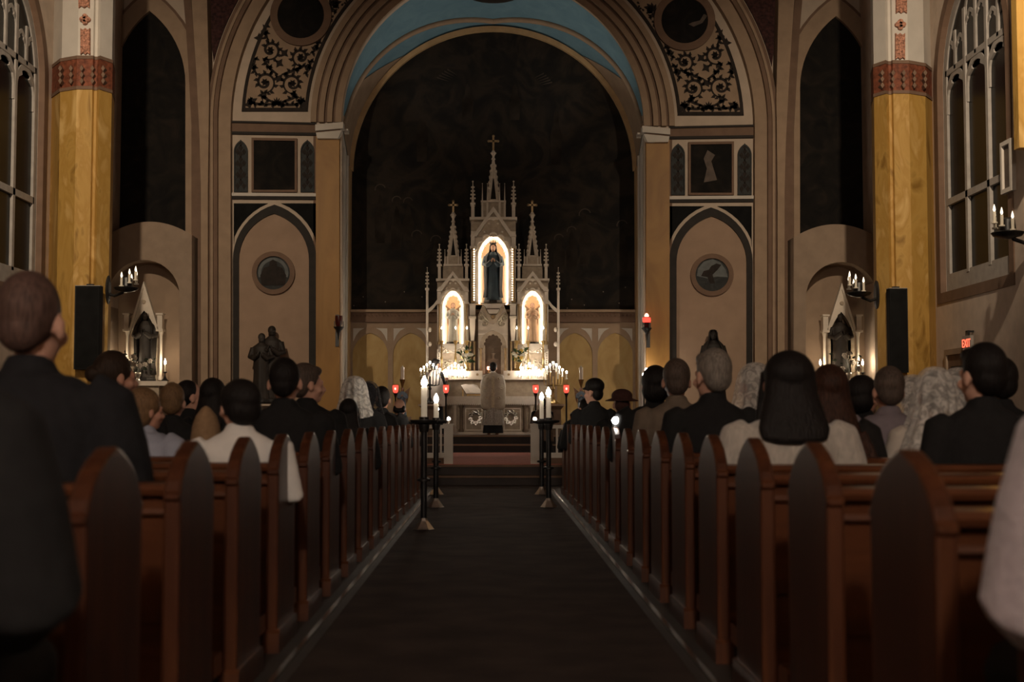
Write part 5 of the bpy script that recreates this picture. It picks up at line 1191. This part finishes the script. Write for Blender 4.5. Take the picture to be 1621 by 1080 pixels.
def statue_parts(kind):
    """meshes of a robed figure one unit tall, facing -Y"""
    if kind in _sc: return _sc[kind]
    D = {}
    mb = MB().ring_loft(fold_rings(ROBE))
    for q in (-1, 1): mb.tube([(q*0.12,0,0.755),(q*0.155,-0.03,0.62),(q*0.10,-0.10,0.60),(q*0.03,-0.135,0.66)], [0.045,0.045,0.042,0.036], 10)
    D['robe'] = remesh(mb, 'robe', 0.009, 2)
    mb = MB(); mb.ball((0,-0.008,0.905), (0.046,0.054,0.062), 14, 10); mb.ball((0,-0.03,0.875), (0.034,0.034,0.038), 10, 8); mb.tube([(0,-0.058,0.905),(0,-0.07,0.885)], [0.006,0.010], 6); mb.tube([(0,0,0.80),(0,0,0.87)], 0.030, 10)
    D['head'] = remesh(mb, 'head', 0.007, 2)
    mb = MB()
    for q in (-1, 1): mb.tube([(q*0.035,-0.13,0.655),(q*0.006,-0.145,0.715)], [0.020,0.010], 8)
    D['hands'] = remesh(mb, 'hands', 0.005, 1)
    mb = MB(); n = 30; rows = [(0.985,0.02),(0.975,0.045),(0.94,0.062),(0.89,0.066),(0.84,0.075),(0.79,0.125),(0.73,0.160),(0.6,0.165),(0.4,0.158),(0.2,0.150),(0.05,0.165)]
    vs = []; fs = []
    for j, (z, r) in enumerate(rows):
        for i in range(n+1):
            t = radians(-50 + 280*i/n) if j > 4 else radians(-35+250*i/n); k = 1+0.05*sin(i*1.4+z*3)*(1 if j > 5 else 0.2)
            vs.append((r*k*cos(t), 0.004+r*k*0.78*sin(t), z))
    for j in range(len(rows)-1):
        for i in range(n): fs.append((j*(n+1)+i, j*(n+1)+i+1, (j+1)*(n+1)+i+1, (j+1)*(n+1)+i))
    D['mantle'] = mb.add(vs, fs).mesh('mantle', True)
    mb = MB(); mb.ball((0,0.012,0.918), (0.054,0.056,0.060), 14, 10); mb.ball((0,0.03,0.87), (0.050,0.036,0.06), 12, 8); D['hair'] = mb.mesh('hair', True)
    mb = MB(); mb.lathe([(0.050,0.965),(0.054,0.995),(0.048,0.995)], n=16)
    for k in range(8): a = k*pi/4; mb.tube([(0.05*cos(a),0.05*sin(a),0.985),(0.062*cos(a),0.062*sin(a),1.035)], [0.010,0.003], 6)
    D['crown'] = mb.mesh('crown')
    wv = []
    for q in (-1, 1):
        w = MB()
        for k in range(9):
            f = k/8; a = Vector((q*(0.05+0.03*f), 0.07, 0.80-0.05*f)); tip = Vector((q*(0.10+0.17*(1-f)**0.6), 0.12, 0.98-0.60*f-0.05*f*f)); mid = a.lerp(tip,0.55)+Vector((q*0.05,0.02,0.03))
            w.tube([a, mid, tip], [0.012,0.022,0.004], 6)
        wv.append(w.mesh('wing', True))
    D['wing'] = wv
    D['base'] = MB().lathe([(0.17,-0.05),(0.175,-0.03),(0.165,0.0)], n=8, rot=pi/8).mesh('base')
    _sc[kind] = D; return D
def statue(name, label, loc, h, robe, mantle=None, crown=None, wings=None, hair='statue_hair', skin='statue_skin', base='statue_dark', cat='statue'):
    D = statue_parts('std'); t = thing(name, label, cat, (loc[0],loc[1],loc[2]+0.05*h)); t.scale = (h,h,h)
    link('robe', D['robe'], robe, t); link('head', D['head'], skin, t); link('hands', D['hands'], skin, t)
    if mantle:
        o = link('mantle', D['mantle'], mantle, t); m = o.modifiers.new('thick', 'SOLIDIFY'); m.thickness = 0.012
    else: link('hair', D['hair'], hair, t)
    if crown: link('crown', D['crown'], crown, t)
    if wings:
        for w in D['wing']: link('wing', w, wings, t)
    link('base', D['base'], base, t)
    return t
def statue_px(name, label, x, ytop, ybot, Y, **kw):
    X, Z0 = P(x, ybot, Y); Z1 = P(x, ytop, Y)[1]
    h = (Z1-Z0)/1.05 if not kw.get('crown') else (Z1-Z0)/1.085
    return statue(name, label, (X, Y, Z0), h, **kw)
statue_px('crowned_statue', 'crowned robed statue in dark blue mantle in the tall central niche', 780.5, 381, 480.5, AY+0.15, robe='statue_blue', mantle='statue_navy', crown='statue_dark')
statue_px('angel_statue', 'winged praying statue in white robe in the lit side niche above the server', 717, 478, 545, AY+0.15, robe='statue_white', wings='statue_rose')
statue_px('angel_statue', 'winged praying statue in rosy robe in the lit side niche above the pedestal', 843, 478, 545, AY+0.15, robe='statue_rose', wings='statue_rose')
# statues on brackets against the pointed wall panels
for s in (-1, 1):
    Xb, Zb = P(*side_px(s,428,640),WY-0.4)
    t = thing('statue_bracket', 'carved stone bracket under the dark %s' % ('pair of figures' if s < 0 else 'mantled figure'), 'bracket', (Xb,WY-0.02,Zb-0.4))
    MB().add([(-0.1,0,0),(0.1,0,0),(0.1,-0.1,0.05),(-0.1,-0.1,0.05),(-0.42,0,0.36),(0.42,0,0.36),(0.42,-0.7,0.36),(-0.42,-0.7,0.36)],[(0,1,2,3),(4,7,6,5),(0,4,5,1),(1,5,6,2),(2,6,7,3),(3,7,4,0)]).build('corbel', 'cream', t)
    MB().box(-0.46,0.46,-0.74,0,0.36,0.40).build('shelf', 'cream', t)
    if s < 0:
        statue_px('dark_statue', 'dark carved figure standing beside a smaller one on the wall bracket', 429, 513, 638, WY-0.36, robe='statue_umber', hair='statue_dark', skin='statue_umber')
        statue_px('dark_statue', 'smaller dark carved figure at the shoulder of a taller one', 413, 525, 638, WY-0.50, robe='statue_umber', hair='statue_dark', skin='statue_grey')
    else:
        statue_px('dark_statue', 'dark mantled figure on wall bracket behind the grey haired person', 1130, 520, 642, WY-0.36, robe='statue_dark', mantle='statue_dark', skin='statue_dark')
# angel candle bearers before the dado
for q, (x, lab) in enumerate(((637,'small painted angel holding a candle beside the bald person'),(920,'small painted angel holding a candle behind the cap wearer'))):
    Y = 29.0; X = P(x,640,Y)[0]; z0 = 0.30; zt_ = P(x,612,Y)[1]; zs = P(x,660,Y)[1]
    t = thing('angel_pedestal', 'plain pedestal under the candle holding angel, ' + SN[-1 if q == 0 else 1], 'pedestal', (X,Y,0.30))
    MB().lathe([(0.2,0),(0.2,0.08),(0.14,0.12),(0.13,zs-0.45),(0.19,zs-0.36),(0.19,zs-0.30)], n=8).build('shaft', 'altar_relief', t)
    st = statue('candle_angel', lab, (X,Y,zs), (zt_-zs)/1.0*0.95, robe='sky_blue', wings='statue_rose')
    h = st.scale[0]
    Xc, Zc0 = P(x,601,Y); Zc1 = P(x,581,Y)[1]
    l = lambda z: (z-st.location.z)/h
    MB().lathe([(0.02,l(zt_)-0.05),(0.03,l(zt_)),(0.10,l(Zc0)-0.02),(0.11,l(Zc0)),(0.06,l(Zc0)+0.01)], (0,-0.02), 10).build('candle_cup', 'brass', st, True)
    MB().lathe([(0.065,l(Zc0)),(0.065,l(Zc1)-0.02),(0.03,l(Zc1)),(0.02,l(Zc1)+0.04)], (0,-0.02), 10).build('candle', 'wax', st, True)

# ================================================================== SIDE ALTARS
for s in (-1, 1):
    SYa = WY-0.42
    cx = 229
    t = px_thing('side_altar', 'small white gabled side altar in the niche, ' + SN[s], 'altar', s, cx, 700, SYa); t.location.z = 0.30
    def SA(pts, d0, d1, name, mat='altar_white'):
        loops = pts if isinstance(pts[0][0], (list, tuple)) else [pts]
        return MB().prism([pxl(s,l,SYa) for l in loops], SYa-d0, SYa+d1).build(name, mat, t, world=True)
    SA([[(208,522),(250,522),(229,452)], [(214,520),(244,520),(244,516),(239,506),(234,498),(229,492),(224,498),(219,506),(214,516)]], 0.05, 0.12, 'gable')
    SA([(205,524),(229,446),(253,524),(249,524),(229,456),(209,524)], 0.10, 0.05, 'gable_moulding')
    SA([rect(207,251,522,604), rect(213,245,521,603)], 0.0, 0.18, 'niche_frame', 'altar_relief'); SA(rect(212,246,500,604), -0.2, 0.26, 'niche_back', 'altar_shade')
    for x in (202, 254.5):
        SA(rect(x-4,x+4,498,522), 0.10, 0.1, 'pier_block'); SA(rect(x-5.5,x+5.5,496.5,499), 0.14, 0.1, 'pier_cap'); SA(rect(x-5.5,x+5.5,521.5,525), 0.14, 0.1, 'column_capital')
        b, q = P(*side_px(s,x,602),SYa), P(*side_px(s,x,525),SYa)
        MB().lathe([(0.06,b[1]),(0.06,b[1]+0.06),(0.036,b[1]+0.10),(0.034,q[1]-0.10),(0.06,q[1])], (b[0],SYa-0.04), 10).build('column', 'altar_white', t, True, world=True)
    SA(circle_px(229,478,3,8), 0.10, 0.02, 'gable_boss', 'altar_relief')
    x0, x1 = sorted((P(*side_px(s,194,640),SYa)[0], P(*side_px(s,263,640),SYa)[0])); zt2 = P(*side_px(s,229,604),SYa)[1]
    MB().box(x0-0.1,x1+0.1,SYa-0.35,SYa+0.3,zt2-0.10,zt2).build('altar_shelf', 'altar_white', t, world=True); MB().box(x0+0.1,x1-0.1,SYa-0.25,SYa+0.3,0.30,zt2-0.10).build('altar_base', 'altar_relief', t, world=True)
    lab = ['', 'brown robed statue with open arms in the side niche on the exit sign side', 'dark statue of a mantled figure in the side niche away from the exit sign'][s]
    xx, yy = side_px(s, 229, 491); yb = side_px(s, 229, 604)[1]
    if s < 0: statue_px('niche_statue', lab, xx, yy, yb, SYa-0.02, robe='statue_grey', mantle='statue_dark', skin='statue_umber')
    else: statue_px('niche_statue', lab, xx, yy, yb, SYa-0.02, robe='statue_umber', hair='statue_dark', skin='statue_umber')
    X, Z = P(*side_px(s,229+(-2 if s > 0 else 4),604),SYa-0.25)
    bouquet('%s flowers below the niche statue %s' % (('white' if s < 0 else 'leafy'), SN[s]), (X - (0.2 if s < 0 else -0.15), SYa-0.25, Z), 0.34, 0.42, 12 if s < 0 else 7, ['petal_dim'], 'leaf_dark', 'steel', 0.06, 20+s)
    for q, x in enumerate((194, 261)):
        X, Z = P(*side_px(s,x,604),SYa-0.2); Zf = P(*side_px(s,x,577),SYa-0.2)[1]
        tt = candlestick('lit candle in the niche %s, %s' % (SN[s], 'nearer the pillar' if q == 0 else 'nearer the chancel'), (X,SYa-0.2,Z), (Zf-Z)*0.55, (Zf-Z)*0.45, 1.6, 0.018, 'niche candles', 'iron')
        ld = bpy.data.lights.new('candle_light', 'POINT'); ld.energy = NICHE_W; ld.color = (1.0,0.80,0.55); ld.shadow_soft_size = 0.03
        lo = bpy.data.objects.new('candle_light', ld); COL.objects.link(lo); lo.parent = tt; lo.location = (0,-0.02,(Zf-Z)+0.07)

# ================================================================== SCONCES, LANTERNS, SPEAKERS
def sconce(label, loc, dirx, sc=1.0, diry=0.0):
    """iron wall sconce with five candle bulbs; dirx = direction it reaches out"""
    t = thing('wall_sconce', label, 'sconce', loc); d = Vector((dirx,diry,0)).normalized(); n = Vector((-d.y,d.x,0))
    Mx = Matrix(((d.x,n.x,0,0),(d.y,n.y,0,0),(0,0,1,0),(0,0,0,1)))
    MB().ring_loft([[(x, 0.09*sc*r*cos(a), 0.28*sc*r*sin(a)) for a in [2*pi*i/20 for i in range(20)]] for x, r in ((0,1),(0.03*sc,1),(0.05*sc,0.6))]).xf(Mx).build('wall_plate', 'iron', t)
    MB().tube([(0.03*sc,0,-0.08*sc),(0.15*sc,0,-0.12*sc),(0.32*sc,0,-0.06*sc),(0.36*sc,0,0.0)], 0.03*sc, 8).xf(Mx).build('arm', 'iron', t, True)
    MB().lathe([(0.04*sc,-0.06*sc),(0.20*sc,-0.02*sc),(0.24*sc,0.03*sc),(0.22*sc,0.04*sc),(0.12*sc,0.06*sc),(0.10*sc,0.22*sc),(0.05*sc,0.25*sc)], (0.40*sc,0), 12).xf(Mx).build('crown_ring', 'iron', t, True)
    for k in range(5):
        a = radians(-90+45*k); r = 0.19*sc; x, y = 0.40*sc+r*cos(a), r*sin(a)
        z0 = 0.04*sc+0.14*sc*(1-abs(k-2)/2.0)*0.9; h = 0.17*sc
        c = MB().lathe([(0.045*sc,z0),(0.045*sc,z0+0.02*sc),(0.024*sc,z0+0.025*sc),(0.024*sc,z0+h)], (x,y), 10).xf(Mx).build('candle', 'wax', t, True)
        MB().lathe([(0.010*sc,z0+h),(0.022*sc,z0+h+0.03*sc),(0.015*sc,z0+h+0.07*sc),(0.003*sc,z0+h+0.11*sc)], (x,y), 8).xf(Mx).build('bulb', 'sconce_bulb', c, True)
glow('sconce_bulb', (1.0,0.82,0.60), 2.2)
X, Z = P(168.5,459,24.85); sconce('black iron sconce of five candles on the pillar away from the exit sign', (X+0.02,24.85,Z), 1, 0.95, -0.25)
X, Z = P(1390.5,467,24.85); sconce('black iron sconce of five candles on the pillar beside the exit side niche', (X-0.02,24.85,Z), -1, 0.95, -0.25)
Yw, Zw = PS(1640,372,SX); sconce('large black iron sconce of five candles on the side wall by the window', (SX-0.01,Yw,Zw), -1, 1.05, 0.0)
for s in (-1, 1):
    X, Z = P(*side_px(s,534,520),WY-0.15); t = thing('lantern_bracket', ['','wall lantern with glowing red glass on the chancel pilaster','unlit wall lantern with dark glass on the chancel pilaster'][s], 'lantern', (X,WY-0.13,Z))
    MB().box(-0.04,0.04,-0.03,0.02,-0.40,0.30).build('wall_plate', 'iron', t)
    MB().tube([(0,-0.02,-0.05),(-s*0.02,-0.12,-0.12),(-s*0.06,-0.24,-0.06),(-s*0.06,-0.26,0.0)], 0.016, 6).build('arm', 'iron', t, True)
    MB().lathe([(0.012,-0.26),(0.03,-0.12),(0.045,-0.08),(0.11,0.0),(0.12,0.02),(0.05,0.02)], (-s*0.06,-0.27), 10).build('cup', 'iron', t, True)
    mk('red_dark', (0.05,0.008,0.006), 0.3, 0.2, 8) if 'red_dark' not in MATS else None
    MB().lathe([(0.05,0.02),(0.075,0.08),(0.085,0.20),(0.08,0.26)], (-s*0.06,-0.27), 12).build('glass', 'red_dark', t, True)
    if s > 0:
        MB().lathe([(0.02,0.26),(0.05,0.27),(0.045,0.30),(0.02,0.34)], (-s*0.06,-0.27), 8).build('flame', 'red_core', t, True)
        MB().lathe([(0.078,0.13),(0.090,0.18),(0.086,0.24),(0.082,0.245)], (-s*0.06,-0.27), 12).build('lit_glass', 'red_glow', t, True)
    for k in range(4): a = k*pi/2+0.5; MB().tube([(-s*0.06+0.10*cos(a),-0.27+0.10*sin(a),0.01),(-s*0.06+0.10*cos(a),-0.27+0.10*sin(a),0.14)], 0.010, 5).build('prong', 'iron', t)
# a pair of lit candles before the pilaster on the exit side
for k, (x, yt) in enumerate(((1023.5,590),(1018.5,598))):
    X, Z = P(x,606,29.5); t = thing('floor_candle', 'slim lit candle on iron stand before the pilaster, the %s one' % ('taller' if k == 0 else 'shorter'), 'candle stand', (X,29.5-0.1*k,0.30)); h = Z-0.30; zt_ = P(x,yt,29.5)[1]-0.30
    MB().lathe([(0.12,0),(0.12,0.02),(0.02,0.06),(0.018,h-0.02),(0.05,h),(0.02,h+0.01)], n=10).build('stand', 'iron', t, True); MB().lathe([(0.025,h),(0.025,zt_)], n=10).build('candle', 'wax', t, True)
    MB().ball((0,0,zt_+0.05), (0.036,0.036,0.05), 10, 8).build('flame', 'bulb_c', t, True)
# pillar loudspeakers
for s, (x0, x1, y0, y1) in ((-1,(119.5,157,453,585)), (1,(1407,1438,457,590))):
    Ys = 24.36; X0, Z1 = P(x0,y0,Ys); X1, Z0 = P(x1,y1,Ys)
    t = thing('loudspeaker', 'tall black column loudspeaker on the marble pillar, ' + SN[s], 'speaker', ((X0+X1)/2,Ys,Z0)); w = (X1-X0)/2; h = Z1-Z0
    MB().prism([(-w,0.0),(-w*0.92,-0.03),(w*0.92,-0.03),(w,0.0),(w,0.16),(-w,0.16)], 0, h, 'xy').build('cabinet', 'plastic_black', t)
    MB().prism([(-w*0.86,-0.036),(w*0.86,-0.036),(w*0.86,-0.02),(-w*0.86,-0.02)], 0.03, h-0.03, 'xy').build('grille', 'near_black', t)
    MB().box(-w,w,-0.025,0.16,h,h+0.012).build('top_plate', 'plastic_grey', t); MB().box(-0.06,0.06,0.10,0.18,h*0.75,h+0.05).build('bracket', 'iron', t)
    MB().box(w*0.88 if s > 0 else -w,w if s > 0 else -w*0.88,-0.028,0.0,0.0,h).build('edge_strip', 'iron', t)

# ================================================================== CLERGY AND SERVERS
X, Z = P(780.5,573,30.12)
pr = person('person in long gold and cream chasuble seen from behind at the altar', X, 30.02, Z, hair='short', hairm='hair_black', topm='cloth_white', style='shirt', pose='stand', arms='pray', base=0.66, legm='cloth_black', wide=1.05)
k = 1/pr.scale[0]
def ch_ring(z, w, d, y): return [(w*(abs(cos(t))**0.7)*(1 if cos(t) >= 0 else -1), y+d*(abs(sin(t))**0.8)*(1 if sin(t) >= 0 else -1), z) for t in [2*pi*i/32 for i in range(32)]]
rows = [(1.10,0.065,0.065,0.0),(1.07,0.11,0.085,0.0),(1.03,0.19,0.11,0.0),(0.97,0.255,0.135,0.01),(0.88,0.29,0.155,0.02),(0.75,0.305,0.165,0.02),(0.55,0.305,0.17,0.02),(0.35,0.30,0.17,0.02),(0.22,0.29,0.168,0.02),(0.16,0.255,0.16,0.02),(0.135,0.20,0.15,0.02)]
MB().ring_loft([ch_ring(*r) for r in rows]).build('chasuble', 'chasuble', pr, True)
c = MB().box(-0.035,0.035,-0.166,-0.146,0.2,0.98).build('orphrey', 'orphrey', pr)
mb = MB()
for j, (x, z) in enumerate(((0,0.80),(-0.12,0.93),(0.12,0.93),(0.20,0.70),(-0.20,0.70),(0.0,0.55),(-0.15,0.45),(0.15,0.45))):
    for q in range(6): a = q*pi/3; mb.ball((x+0.028*cos(a),-0.158,z+0.028*sin(a)), (0.014,0.012,0.014), 6, 4)
mb.build('embroidery', 'orphrey', pr, True)
mb = MB(); n = 48
mb.ring_loft([[((w*(1+0.05*sin(i*2.6)))*cos(2*pi*i/n), 0.01+(d*(1+0.05*sin(i*2.6)))*sin(2*pi*i/n), z) for i in range(n)] for z, w, d in ((0.30,0.20,0.15),(0.05,0.235,0.165),(-0.24,0.265,0.18))]).build('lace_alb', 'lace_alb', pr, True)
MB().ring_loft([[(w*cos(2*pi*i/24), 0.01+d*sin(2*pi*i/24), z) for i in range(24)] for z, w, d in ((-0.20,0.22,0.15),(-0.44,0.25,0.17))]).build('cassock', 'cloth_black', pr, True)

def server(label, X, Y, top, base, pose, rot, white='linen'):
    p = person(label, X, Y, top, hair='short', hairm='hair_black', topm='cloth_black', style='shirt', pose=pose, arms='pray', base=base, legm='cloth_black', rot=rot)
    lo = 0.20 if pose == 'stand' else 0.30
    MB().ring_loft([ch_ring(z, w, d, 0.005) for z, w, d in ((1.075,0.085,0.075),(1.04,0.15,0.10),(0.98,0.22,0.12),(0.85,0.265,0.16),(0.65,0.275,0.18),(0.45,0.27,0.19),(lo,0.28,0.20))]).build('surplice', white, p, True)
    if pose == 'stand': MB().ring_loft([[(w*cos(2*pi*i/24), d*sin(2*pi*i/24), z) for i in range(24)] for z, w, d in ((0.25,0.20,0.15),(-0.1,0.22,0.17),(-0.46,0.26,0.20))]).build('cassock', 'cloth_black', p, True)
    else:
        MB().ring_loft([[(w*cos(2*pi*i/24), y+d*sin(2*pi*i/24), z) for i in range(24)] for z, w, d, y in ((0.36,0.22,0.17,0),(0.15,0.25,0.24,-0.05),(0.01,0.28,0.32,-0.12))]).build('cassock', 'cloth_black', p, True)
    return p
X, Z = P(690,567,29.95); server('person in white surplice standing behind the candelabrum, turned to altar', X, 29.95, Z, 0.66, 'stand', -0.9)
X, Z = P(858,629,28.1); server('person kneeling in pale surplice before the stone pedestal', X, 27.9, Z, 0.30, 'kneel', 0.1, 'altar_shade')
X, Z = P(906,652,27.6); server('person kneeling low in pale surplice below the outer red torch', X, 27.5, Z, 0.30, 'kneel', 0.3, 'altar_relief')
